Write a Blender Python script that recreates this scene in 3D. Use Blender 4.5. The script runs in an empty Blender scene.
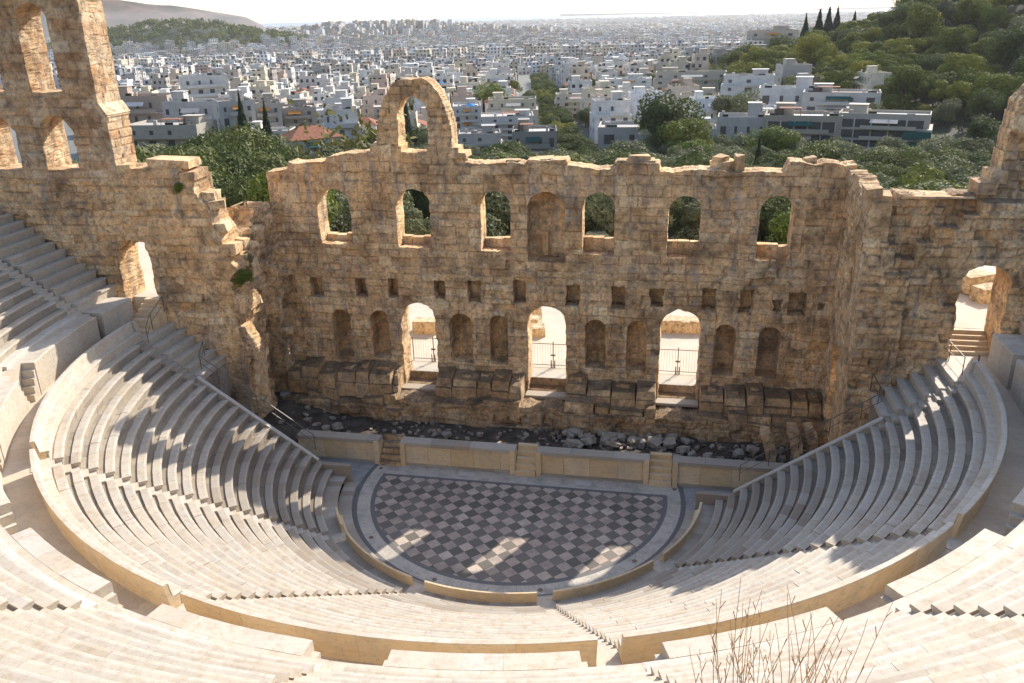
import bpy, math, random
import numpy as np
from math import sin, cos, pi, radians, hypot, atan2, degrees
random.seed(7)
C = bpy.context.scene.collection
# ------------------------------------------------------------------ camera
F = 829.21; CAM = np.array([8.065, -41.887, 26.567]); YAW = -0.194; PITCH = 0.378; ROLL = -0.025
W, H = 1024, 683
_fw = np.array([sin(YAW)*cos(PITCH), cos(YAW)*cos(PITCH), -sin(PITCH)])
_r0 = np.array([cos(YAW), -sin(YAW), 0.]); _u0 = np.cross(_r0, _fw)
_r = _r0*cos(ROLL)+_u0*sin(ROLL); _u = -_r0*sin(ROLL)+_u0*cos(ROLL)
def proj(p):
    d = np.array(p, float)-CAM; z = d@_fw
    if z < .1: return (-9999, -9999, z)
    return (W/2+F*(d@_r)/z, H/2-F*(d@_u)/z, z)
def ray(px, py): return _fw+_r*(px-W/2)/F-_u*(py-H/2)/F
cd = bpy.data.cameras.new('camera'); cam = bpy.data.objects.new('camera', cd); C.objects.link(cam)
from mathutils import Matrix, Vector
M = Matrix(((_r[0], _u[0], -_fw[0], CAM[0]), (_r[1], _u[1], -_fw[1], CAM[1]), (_r[2], _u[2], -_fw[2], CAM[2]), (0, 0, 0, 1)))
cam.matrix_world = M; cd.sensor_width = 36; cd.lens = F*36/1024; cd.clip_end = 60000; cd.clip_start = .1
bpy.context.scene.camera = cam
# ------------------------------------------------------------------ helpers
def tag(o, label=None, cat=None, group=None, kind=None, category=None):
    cat = cat or category
    if label: o['label'] = label
    if cat: o['category'] = cat
    if group: o['group'] = group
    if kind: o['kind'] = kind
    return o
def empty(name, loc=(0, 0, 0), rz=0, **k):
    o = bpy.data.objects.new(name, None); C.objects.link(o); o.location = loc; o.rotation_euler = (0, 0, rz); o.empty_display_size = .1
    return tag(o, **k)
def mesh_from(name, V, Fc, attrs=None, fattrs=None, smooth=False, uvs=None):
    me = bpy.data.meshes.new(name)
    V = np.asarray(V, dtype=np.float32); 
    me.vertices.add(len(V)); me.vertices.foreach_set('co', V.ravel())
    if isinstance(Fc, np.ndarray):
        n, k = Fc.shape; me.loops.add(n*k); me.polygons.add(n)
        me.loops.foreach_set('vertex_index', Fc.astype(np.int32).ravel())
        me.polygons.foreach_set('loop_start', np.arange(0, n*k, k, dtype=np.int32))
        me.polygons.foreach_set('loop_total', np.full(n, k, dtype=np.int32))
    else:
        tot = [len(f) for f in Fc]; me.loops.add(sum(tot)); me.polygons.add(len(Fc))
        me.loops.foreach_set('vertex_index', np.array([i for f in Fc for i in f], dtype=np.int32))
        st = np.concatenate([[0], np.cumsum(tot)[:-1]]) if tot else []
        me.polygons.foreach_set('loop_start', np.array(st, dtype=np.int32)); me.polygons.foreach_set('loop_total', np.array(tot, dtype=np.int32))
    for k, a in (attrs or {}).items():
        at = me.attributes.new(k, 'FLOAT', 'POINT'); at.data.foreach_set('value', np.asarray(a, dtype=np.float32))
    for k, a in (fattrs or {}).items():
        at = me.attributes.new(k, 'FLOAT', 'FACE'); at.data.foreach_set('value', np.asarray(a, dtype=np.float32))
    if uvs is not None:
        uv = me.uv_layers.new(name='UVMap'); uv.data.foreach_set('uv', np.asarray(uvs, dtype=np.float32).ravel())
    me.polygons.foreach_set('use_smooth', np.full(len(me.polygons), bool(smooth)))
    me.update(calc_edges=True); me.validate()
    return me
def link(name, me, mat=None, parent=None, **k):
    o = bpy.data.objects.new(name, me); C.objects.link(o)
    if mat and not me.materials: me.materials.append(mat)
    if parent: o.parent = parent
    return tag(o, **k)
class MB:                       # collects boxes/tubes into ONE mesh
    def __init__(s): s.v = []; s.f = []; s.fa = []
    def poly8(s, P, a=None):
        n = len(s.v); s.v += [tuple(p) for p in P]; a = random.random() if a is None else a
        for q in ((0, 3, 2, 1), (4, 5, 6, 7), (0, 1, 5, 4), (1, 2, 6, 5), (2, 3, 7, 6), (3, 0, 4, 7)): s.f.append(tuple(n+i for i in q)); s.fa.append(a)
    def box(s, x0, x1, y0, y1, z0, z1, a=None):
        s.poly8([(x0, y0, z0), (x1, y0, z0), (x1, y1, z0), (x0, y1, z0), (x0, y0, z1), (x1, y0, z1), (x1, y1, z1), (x0, y1, z1)], a); return s
    def obox(s, c, sx, sy, sz, rz=0, j=0, a=None, tilt=0):        # box on base centre c, rotated, corners jittered
        P = []
        for z in (0, sz):
            for (x, y) in ((-sx/2, -sy/2), (sx/2, -sy/2), (sx/2, sy/2), (-sx/2, sy/2)):
                x += random.uniform(-j, j); y += random.uniform(-j, j); zz = z+random.uniform(-j, j)
                zz2 = zz*cos(tilt)+x*sin(tilt); x2 = x*cos(tilt)-zz*sin(tilt)
                P.append((c[0]+x2*cos(rz)-y*sin(rz), c[1]+x2*sin(rz)+y*cos(rz), c[2]+zz2))
        s.poly8(P, a); return s
    def tube(s, a, b, r, n=6, r2=None):
        a = Vector(a); b = Vector(b); d = (b-a).normalized(); t = Vector((0, 0, 1)) if abs(d.z) < .9 else Vector((1, 0, 0))
        u = d.cross(t).normalized(); w = d.cross(u); r2 = r if r2 is None else r2; k = len(s.v)
        for p, rr in ((a, r), (b, r2)):
            for i in range(n): q = p+u*rr*cos(2*pi*i/n)+w*rr*sin(2*pi*i/n); s.v.append(tuple(q))
        for i in range(n): j = (i+1) % n; s.f.append((k+i, k+j, k+n+j, k+n+i)); s.fa.append(.5)
        s.f.append(tuple(k+n+i for i in range(n))); s.fa.append(.5); s.f.append(tuple(k+i for i in reversed(range(n)))); s.fa.append(.5); return s
    def build(s, name, mat, parent=None, smooth=False, **k):
        me = mesh_from(name, s.v, s.f, fattrs={'blk': s.fa}, smooth=smooth); return link(name, me, mat, parent, **k)
def copy_tree(o, parent=None, first=None):
    c = o.copy(); C.objects.link(c)
    if parent: c.parent = parent
    for ch in kids.get(o.name, []) if o.name in kids else [x for x in o.children]: copy_tree(ch, c)
    return c
kids = {}
def cachekids(o):
    kids[o.name] = list(o.children)
    for ch in o.children: cachekids(ch)
# noise
def h2(ix, iy, s):
    n = (ix.astype(np.int64)*374761393+iy.astype(np.int64)*668265263+s*974634777) & 0xffffffff
    n = ((n ^ (n >> 13))*1274126177) & 0xffffffff
    return ((n ^ (n >> 16)) & 0xffff)/65535.
def vn(x, y, s=0):
    ix = np.floor(x); iy = np.floor(y); fx = x-ix; fy = y-iy; fx = fx*fx*(3-2*fx); fy = fy*fy*(3-2*fy)
    a = h2(ix, iy, s); b = h2(ix+1, iy, s); c = h2(ix, iy+1, s); d = h2(ix+1, iy+1, s)
    return a+(b-a)*fx+(c-a)*fy+(a-b-c+d)*fx*fy
def fbm(x, y, s=0, o=4):
    t = 0; a = .5; n = 0
    for i in range(o): t = t+a*vn(x*2**i, y*2**i, s+i*17); n += a; a *= .5
    return t/n
def sstep(a, b, x): t = np.clip((x-a)/(b-a), 0, 1); return t*t*(3-2*t)
# ------------------------------------------------------------------ materials
def new_mat(name):
    m = bpy.data.materials.new(name); m.use_nodes = True; nt = m.node_tree; b = nt.nodes['Principled BSDF']; b.inputs['Roughness'].default_value = .85
    b.inputs['Specular IOR Level'].default_value = .25
    return m, nt, b
class NB:
    def __init__(s, nt): s.nt = nt; s.L = nt.links.new
    def n(s, t, **k):
        x = s.nt.nodes.new(t)
        for a, v in k.items(): setattr(x, a, v)
        return x
    def _in(s, sock, v):
        if hasattr(v, 'is_output'): s.L(v, sock)
        elif v is not None:
            if isinstance(v, (tuple, list)) and len(v) == 3 and sock.type == 'RGBA': v = (*v, 1)
            sock.default_value = v
    def math(s, op, a, b=None, c=None, clamp=False):
        x = s.n('ShaderNodeMath', operation=op, use_clamp=clamp); s._in(x.inputs[0], a)
        if b is not None: s._in(x.inputs[1], b)
        if c is not None: s._in(x.inputs[2], c)
        return x.outputs[0]
    def mix(s, f, a, b, mode='MIX'):
        x = s.n('ShaderNodeMix', data_type='RGBA', blend_type=mode); s._in(x.inputs[0], f); s._in(x.inputs[6], a); s._in(x.inputs[7], b); return x.outputs[2]
    def ramp(s, f, pts, interp='LINEAR'):
        x = s.n('ShaderNodeValToRGB'); s._in(x.inputs[0], f); cr = x.color_ramp; cr.interpolation = interp
        while len(cr.elements) < len(pts): cr.elements.new(.5)
        for e, (p, c) in zip(cr.elements, pts): e.position = p; e.color = (*c, 1) if not isinstance(c, (int, float)) else (c, c, c, 1)
        return x.outputs[0]
    def coord(s, scale=(1, 1, 1), out='Object'):
        t = s.n('ShaderNodeTexCoord'); m = s.n('ShaderNodeMapping'); s.L(t.outputs[out], m.inputs[0]); m.inputs['Scale'].default_value = scale; return m.outputs[0]
    def noise(s, v, scale, detail=4, rough=.55): x = s.n('ShaderNodeTexNoise'); s._in(x.inputs['Vector'], v); x.inputs['Scale'].default_value = scale; x.inputs['Detail'].default_value = detail; x.inputs['Roughness'].default_value = rough; return x.outputs['Fac']
    def attr(s, name): x = s.n('ShaderNodeAttribute', attribute_name=name); return x.outputs['Fac']
    def bump(s, h, strength=.3, dist=.05): x = s.n('ShaderNodeBump'); x.inputs['Strength'].default_value = strength; x.inputs['Distance'].default_value = dist; s._in(x.inputs['Height'], h); return x.outputs[0]
def stone_mat(name, cols, dark=0., grey=.5, orange=.5, bump=.5, topdark=0.):
    m, nt, b = new_mat(name); g = NB(nt); co = g.coord()
    blk = g.attr('blk'); j = g.attr('joint_and_shade'); n = len(cols)
    c = g.ramp(blk, [(i/(n-1), cc) for i, cc in enumerate(cols)])
    big = g.noise(co, .35, 5); mid = g.noise(co, 1.6, 6, .65); fine = g.noise(co, 7., 5, .7)
    stre = g.noise(g.coord((1.4, 1.4, .18)), 1.3, 5, .6)
    c = g.mix(g.math('MULTIPLY', g.ramp(big, [(.42, 0), (.62, 1)]), orange), c, (.56, .31, .13))
    c = g.mix(g.math('MULTIPLY', g.ramp(stre, [(.50, 0), (.70, 1)]), grey), c, (.37, .33, .29))
    c = g.mix(g.ramp(mid, [(.36, .7), (.47, 0)]), c, (.27, .20, .14), 'MIX')
    c = g.mix(g.ramp(fine, [(.3, .5), (.5, 0)]), c, (.17, .13, .095))
    c = g.mix(g.ramp(fine, [(.58, 0), (.75, .5)]), c, (.78, .70, .57))
    jn = g.noise(co, .7, 3, .6); c = g.mix(g.math('MULTIPLY', j, g.ramp(jn, [(.38, .05), (.62, .58)])), c, (.14, .11, .08))
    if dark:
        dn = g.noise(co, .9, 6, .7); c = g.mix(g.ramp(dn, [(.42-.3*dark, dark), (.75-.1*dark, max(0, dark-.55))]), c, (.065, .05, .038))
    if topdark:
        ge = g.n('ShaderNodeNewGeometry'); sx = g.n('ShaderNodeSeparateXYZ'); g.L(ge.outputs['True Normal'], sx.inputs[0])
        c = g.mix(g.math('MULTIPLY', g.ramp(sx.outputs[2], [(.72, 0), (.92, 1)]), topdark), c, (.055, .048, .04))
    g.L(c, b.inputs['Base Color'])
    f2 = g.noise(co, 3.4, 8, .78); c = g.mix(1., c, g.ramp(f2, [(.34, (.62, .57, .52)), (.48, (1, 1, 1)), (.62, (1.22, 1.2, 1.16))]), 'MULTIPLY'); bg2 = g.noise(co, .55, 5, .62); c = g.mix(1., c, g.ramp(bg2, [(.36, (.66, .60, .55)), (.5, (1.06, 1.0, .95)), (.66, (1.28, 1.22, 1.15))]), 'MULTIPLY'); g.L(c, b.inputs['Base Color'])
    h = g.math('ADD', g.math('MULTIPLY', f2, 1.2), g.math('MULTIPLY', fine, .6)); g.L(g.bump(h, bump, .2), b.inputs['Normal']); b.inputs['Roughness'].default_value = .95
    return m
WC = [(0.670, 0.479, 0.264), (0.799, 0.581, 0.334), (0.670, 0.439, 0.220), (0.842, 0.643, 0.387), (0.756, 0.551, 0.308), (0.562, 0.398, 0.229), (0.860, 0.704, 0.440), (0.713, 0.490, 0.255)]
MT = {}
MT['stone'] = stone_mat('old_limestone', WC, grey=.85, orange=.3)
MT['tower'] = stone_mat('tower_limestone', [(.52, .39, .24), (.62, .49, .32), (.46, .28, .15), (.66, .54, .37), (.56, .43, .27), (.68, .57, .41)], grey=.3, orange=.5)
MT['wing'] = stone_mat('weathered_limestone', WC, grey=.85, orange=.4, topdark=.45)
MT['sooty'] = stone_mat('soot_and_shade_limestone', WC[:6], dark=.5, grey=.6, orange=.3, topdark=.55)  # soot on the podiums; doorway riser and dark box use it for shade
MT['rubble'] = stone_mat('grey_rubble', [(.34, .30, .26), (.44, .39, .33), (.38, .33, .27), (.52, .47, .40)], dark=.25, grey=.4, orange=.1)
MT['niche'] = stone_mat('niche_limestone', [(.54, .36, .18), (.60, .42, .22), (.48, .31, .15)], grey=.35, orange=.75)
MT['paleblock'] = stone_mat('cut_limestone', [(.55, .46, .30), (.60, .50, .34), (.52, .42, .26)], grey=.2, orange=.2)
def marble_mat(name, cols, stain=.4, stainc=(.40, .30, .19), bs=.12):
    m, nt, b = new_mat(name); g = NB(nt); co = g.coord(); blk = g.attr('blk'); n = len(cols)
    c = g.ramp(blk, [(i/(n-1), cc) for i, cc in enumerate(cols)])
    n1 = g.noise(co, .8, 6, .6); n2 = g.noise(co, 5, 6, .7); n3 = g.noise(g.coord((1, 1, 3)), 2.6, 6, .75)
    c = g.mix(g.math('MULTIPLY', g.ramp(n3, [(.48, 0), (.66, 1)]), stain), c, stainc)
    c = g.mix(g.ramp(n1, [(.35, .3), (.5, 0)]), c, (.40, .36, .31)); c = g.mix(g.ramp(n2, [(.3, .4), (.45, 0)]), c, (.30, .24, .17))
    c = g.mix(g.attr('joint_and_shade'), c, (.12, .09, .06))  # on bench rows this dark tone is painted shade with grime
    g.L(c, b.inputs['Base Color']); g.L(g.bump(n2, .35, bs*.3), b.inputs['Normal']); b.inputs['Roughness'].default_value = .7
    return m
MC = [(0.548, 0.476, 0.373), (0.574, 0.510, 0.405), (0.531, 0.451, 0.340), (0.600, 0.535, 0.437), (0.557, 0.484, 0.381), (0.566, 0.510, 0.429), (0.513, 0.425, 0.316)]
MT['marble'] = marble_mat('seat_marble', MC, stain=.6, stainc=(.40, .29, .19))
MT['marble_old'] = marble_mat('worn_marble', [(0.400, 0.340, 0.267), (0.479, 0.416, 0.332), (0.348, 0.281, 0.211), (0.505, 0.451, 0.373), (0.313, 0.255, 0.194)], stain=.5)
MT['marble_gold'] = marble_mat('golden_marble', [(.74, .55, .33), (.78, .60, .38), (.70, .51, .29), (.80, .64, .43)], stain=.4, stainc=(.48, .30, .13))  # gold takes in warm light bounced onto the shaded outer faces
MT['marble_white'] = marble_mat('white_marble', [(0.609, 0.561, 0.486), (0.574, 0.518, 0.437), (0.644, 0.595, 0.518)], stain=.15)
MT['walk'] = marble_mat('walkway_slabs', [(.54, .45, .34), (.60, .51, .40), (.50, .41, .31)], stain=.4)
def simple(name, col, rough=.8, noise=0., scale=3., metal=0, c2=None, bump=0):
    m, nt, b = new_mat(name); g = NB(nt); b.inputs['Roughness'].default_value = rough; b.inputs['Metallic'].default_value = metal
    nz = g.noise(g.coord(), scale, 5, .6)
    c = g.mix(g.ramp(nz, [(.35, 0), (.65, 1)]), col, c2 if c2 else tuple(x*(1-noise) for x in col)); g.L(c, b.inputs['Base Color'])
    if bump: g.L(g.bump(nz, .6, bump), b.inputs['Normal'])
    return m
MT['rail'] = simple('grey_steel', (.16, .15, .14), .45, .2, metal=.6)
MT['iron'] = simple('brown_iron', (.22, .16, .11), .6, .2)
MT['wood'] = simple('pale_timber', (.42, .30, .17), .8, .3)
MT['pit'] = simple('dark_earth', (.06, .048, .036), .95, .5, 1.2, c2=(.14, .11, .08), bump=.2)
MT['gravel'] = simple('pale_gravel', (0.539, 0.484, 0.389), .95, .15, .5)
MT['bark'] = simple('bark', (.10, .075, .05), .9, .3)
MT['straw'] = simple('dry_straw', (.86, .50, .22), .8, .2)
# paving of the orchestra: diamonds of grey and pinkish marble set in radius/chord bands
def paving():
    m, nt, b = new_mat('orchestra_paving'); g = NB(nt); tc = g.n('ShaderNodeTexCoord'); sp = g.n('ShaderNodeSeparateXYZ'); g.L(tc.outputs['Object'], sp.inputs[0])
    x, y = sp.outputs[0], sp.outputs[1]; s = .9
    a = g.math('ADD', g.math('DIVIDE', x, s), g.math('DIVIDE', y, s)); c_ = g.math('SUBTRACT', g.math('DIVIDE', x, s), g.math('DIVIDE', y, s))
    a = g.math('ADD', a, .0); fa = g.math('FLOOR', a); fb = g.math('FLOOR', c_)
    chk = g.math('ABSOLUTE', g.math('MODULO', g.math('ADD', fa, fb), 2)); 
    cv = g.n('ShaderNodeCombineXYZ'); g.L(fa, cv.inputs[0]); g.L(fb, cv.inputs[1]); wn = g.n('ShaderNodeTexWhiteNoise'); g.L(cv.outputs[0], wn.inputs[0])
    rnd = wn.outputs['Value']
    light = g.ramp(rnd, [(0, (0.433, 0.339, 0.264)), (.4, (0.536, 0.436, 0.343)), (.7, (0.474, 0.359, 0.282)), (1, (0.618, 0.514, 0.405))])
    dark = g.ramp(rnd, [(0, (0.134, 0.116, 0.088)), (.5, (0.185, 0.160, 0.128)), (1, (0.247, 0.209, 0.167))])
    c = g.mix(chk, dark, light)
    ea = g.math('PINGPONG', a, .5); eb = g.math('PINGPONG', c_, .5); e = g.math('MINIMUM', ea, eb); c = g.mix(g.ramp(e, [(.012, .6), (.03, 0)]), c, (.07, .06, .055))
    r = g.math('SQRT', g.math('ADD', g.math('MULTIPLY', x, x), g.math('MULTIPLY', y, y)))
    inside = g.math('MULTIPLY', g.math('LESS_THAN', r, 8.48), g.math('LESS_THAN', y, .62))
    c = g.mix(inside, (.17, .16, .15), c)
    ring = g.math('MAXIMUM', g.math('MULTIPLY', g.math('GREATER_THAN', r, 8.74), g.math('LESS_THAN', r, 9.5)),
                  g.math('MULTIPLY', g.math('GREATER_THAN', y, .86), g.math('LESS_THAN', r, 9.5)))
    seg = g.math('FRACT', g.math('MULTIPLY', g.math('ARCTAN2', y, x), 6.4)); wc = g.mix(g.ramp(seg, [(.015, .5), (.03, 0)]), (.56, .49, .40), (.25, .22, .18))
    c = g.mix(ring, c, wc)
    outer = g.math('GREATER_THAN', r, 9.78); bb = g.n('ShaderNodeTexBrick'); g.L(g.coord((.45, .45, .45)), bb.inputs[0]); bb.inputs['Color1'].default_value = (.36, .34, .32, 1); bb.inputs['Color2'].default_value = (.44, .41, .38, 1); bb.inputs['Mortar'].default_value = (.2, .18, .16, 1); bb.inputs['Mortar Size'].default_value = .01
    c = g.mix(outer, c, bb.outputs[0])
    n2 = g.noise(g.coord(), 1.1, 6, .65); c = g.mix(g.ramp(n2, [(.38, .4), (.55, 0)]), c, (.17, .15, .14)); n3 = g.noise(g.coord(), 9, 5, .7); c = g.mix(g.ramp(n3, [(.35, .35), (.5, 0)]), c, (.12, .11, .1))
    g.L(c, b.inputs['Base Color']); b.inputs['Roughness'].default_value = .65; return m
MT['paving'] = paving()
def leaf_mat(name, cols):
    m = bpy.data.materials.new(name); m.use_nodes = True; nt = m.node_tree; g = NB(nt); b = nt.nodes['Principled BSDF']; out = nt.nodes['Material Output']
    oi = g.n('ShaderNodeObjectInfo'); v = g.math('ADD', g.math('MULTIPLY', g.attr('lv'), .55), g.math('MULTIPLY', oi.outputs['Random'], .45))
    n = len(cols); c = g.ramp(v, [(i/(n-1), cc) for i, cc in enumerate(cols)])
    g.L(c, b.inputs['Base Color']); b.inputs['Roughness'].default_value = .7; b.inputs['Specular IOR Level'].default_value = .2
    tr = g.n('ShaderNodeBsdfTranslucent'); g.L(g.mix(.5, c, (.10, .14, .02)), tr.inputs[0]); mx = g.n('ShaderNodeMixShader'); mx.inputs[0].default_value = .2
    g.L(b.outputs[0], mx.inputs[1]); g.L(tr.outputs[0], mx.inputs[2]); g.L(mx.outputs[0], out.inputs[0]); return m
MT['olive'] = leaf_mat('olive_leaves', [(.085, .09, .04), (.145, .15, .07), (.22, .215, .11), (.20, .20, .07)])
MT['pine'] = leaf_mat('pine_needles', [(.05, .075, .014), (.11, .13, .02), (.30, .285, .04), (.40, .35, .05)])
MT['darkpine'] = leaf_mat('dark_pine_needles', [(.045, .062, .02), (.085, .105, .03), (.14, .15, .045), (.17, .17, .05)])
MT['under'] = leaf_mat('undergrowth_leaves', [(.018, .024, .010), (.03, .038, .015), (.05, .052, .022)])  # deep shade between the crowns is put into this dark green
MT['cypress'] = leaf_mat('cypress_leaves', [(.018, .032, .012), (.030, .048, .018), (.045, .06, .022)])
MT['bright'] = leaf_mat('yellow_green_leaves', [(.09, .13, .02), (.16, .19, .03), (.22, .21, .04)])
MT['autumn'] = leaf_mat('thin_autumn_leaves', [(.14, .13, .03), (.22, .17, .05), (.10, .12, .03)])
MT['scrub'] = simple('hillside_scrub', (.035, .045, .018), .95, .3, .12, c2=(.09, .085, .045), bump=.5)
# city materials
def city_mat(name, objcol, far=False):
    m, nt, b = new_mat(name); g = NB(nt)
    if objcol: base = g.n('ShaderNodeObjectInfo').outputs['Color']
    else: base = g.n('ShaderNodeAttribute', attribute_name='Col').outputs['Color']
    uv = g.n('ShaderNodeTexCoord').outputs['UV']; sp = g.n('ShaderNodeSeparateXYZ'); g.L(uv, sp.inputs[0])
    fu = g.math('FRACT', g.math('DIVIDE', sp.outputs[0], 3.3)); fv = g.math('FRACT', g.math('DIVIDE', sp.outputs[1], 3.1))
    cv = g.n('ShaderNodeCombineXYZ'); g.L(g.math('FLOOR', g.math('DIVIDE', sp.outputs[0], 3.3)), cv.inputs[0]); g.L(g.math('FLOOR', g.math('DIVIDE', sp.outputs[1], 3.1)), cv.inputs[1])
    oi = g.n('ShaderNodeObjectInfo'); g.L(oi.outputs['Random'], cv.inputs[2]); wn = g.n('ShaderNodeTexWhiteNoise'); g.L(cv.outputs[0], wn.inputs[0])
    inw = g.math('MULTIPLY', g.math('MULTIPLY', g.math('GREATER_THAN', fu, .28), g.math('LESS_THAN', fu, .74)), g.math('MULTIPLY', g.math('GREATER_THAN', fv, .3), g.math('LESS_THAN', fv, .8)))
    inw = g.math('MULTIPLY', inw, g.math('GREATER_THAN', wn.outputs['Value'], .2))
    inw = g.math('MULTIPLY', inw, g.math('GREATER_THAN', sp.outputs[1], .01))
    ss = g.n('ShaderNodeSeparateColor'); g.L(wn.outputs['Color'], ss.inputs[0])
    wcol = g.ramp(ss.outputs[0], [(0, (.03, .035, .04)), (.5, (.07, .075, .08)), (.8, (.16, .12, .09)), (1, (.22, .24, .24))])
    nz = g.noise(g.coord(), .25, 5, .6); c = g.mix(g.ramp(nz, [(.4, .35), (.6, 0)]), base, (.28, .26, .23))
    dk = g.math('MULTIPLY', g.math('GREATER_THAN', fv, .97), g.math('GREATER_THAN', sp.outputs[1], .01)); c = g.mix(g.math('MULTIPLY', dk, .5), c, (.15, .14, .13))
    c = g.mix(inw, c, wcol); g.L(c, b.inputs['Base Color']); return m
MT['bwall'] = city_mat('painted_render', True); MT['bstuff'] = city_mat('far_city', False)
def objcolor(name, rough=.8):
    m, nt, b = new_mat(name); g = NB(nt); c = g.n('ShaderNodeObjectInfo').outputs['Color']; nz = g.noise(g.coord(), .5, 5, .6)
    g.L(g.mix(g.ramp(nz, [(.4, .3), (.6, 0)]), c, (.3, .27, .23)), b.inputs['Base Color']); b.inputs['Roughness'].default_value = rough; return m
MT['plain'] = objcolor('plain_render')
MT['glass'] = simple('dark_window', (.10, .10, .10), .3, .3)
def roofm():
    m, nt, b = new_mat('flat_roof'); g = NB(nt); oi = g.n('ShaderNodeObjectInfo'); nz = g.noise(g.coord(), .5, 5, .6)
    c = g.ramp(oi.outputs['Random'], [(0, (.48, .44, .38)), (.3, (.40, .37, .34)), (.5, (.58, .54, .48)), (.7, (.46, .33, .23)), (.85, (.52, .47, .40)), (1, (.60, .58, .55))])
    g.L(g.mix(g.ramp(nz, [(.4, .35), (.6, 0)]), c, (.27, .24, .21)), b.inputs['Base Color']); return m
MT['roof'] = roofm()
MT['tile'] = simple('red_roof_tiles', (.34, .14, .075), .85, .45, 2.)
MT['awning_green'] = simple('green_awning', (.015, .10, .085), .8, .2)
MT['awning_orange'] = simple('orange_awning', (.62, .28, .06), .8, .2)
MT['awning_blue'] = simple('blue_awning', (.02, .22, .55), .8, .2)
MT['asphalt'] = simple('asphalt', (.06, .06, .06), .9, .2)
# ------------------------------------------------------------------ world
w = bpy.data.worlds.new('World'); bpy.context.scene.world = w; w.use_nodes = True; nt = w.node_tree
sky = nt.nodes.new('ShaderNodeTexSky'); sky.sky_type = 'NISHITA'; sky.sun_disc = False
SAZ = radians(27.9); SEL = radians(35.5)
sky.sun_elevation = SEL; sky.sun_rotation = SAZ; sky.air_density = .85; sky.dust_density = 1.3; sky.ozone_density = .4; sky.altitude = 100
bg = nt.nodes['Background']; bg.inputs[1].default_value = .15; nt.links.new(sky.outputs[0], bg.inputs[0])
sd = bpy.data.lights.new('sun', 'SUN'); sd.energy = 3.3; sd.angle = radians(.53); sd.color = (1, .945, .86)
so = bpy.data.objects.new('sun', sd); C.objects.link(so)
sv = Vector((sin(SAZ)*cos(SEL), cos(SAZ)*cos(SEL), sin(SEL))); so.rotation_euler = sv.to_track_quat('Z', 'Y').to_euler(); so.location = (60, 90, 80)
sc = bpy.context.scene; sc.view_settings.view_transform = 'Standard'; sc.view_settings.look = 'None'; sc.view_settings.exposure = 1.05
sc.cycles.max_bounces = 6; sc.cycles.diffuse_bounces = 4; sc.cycles.volume_bounces = 0; sc.cycles.use_denoising = True
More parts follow.
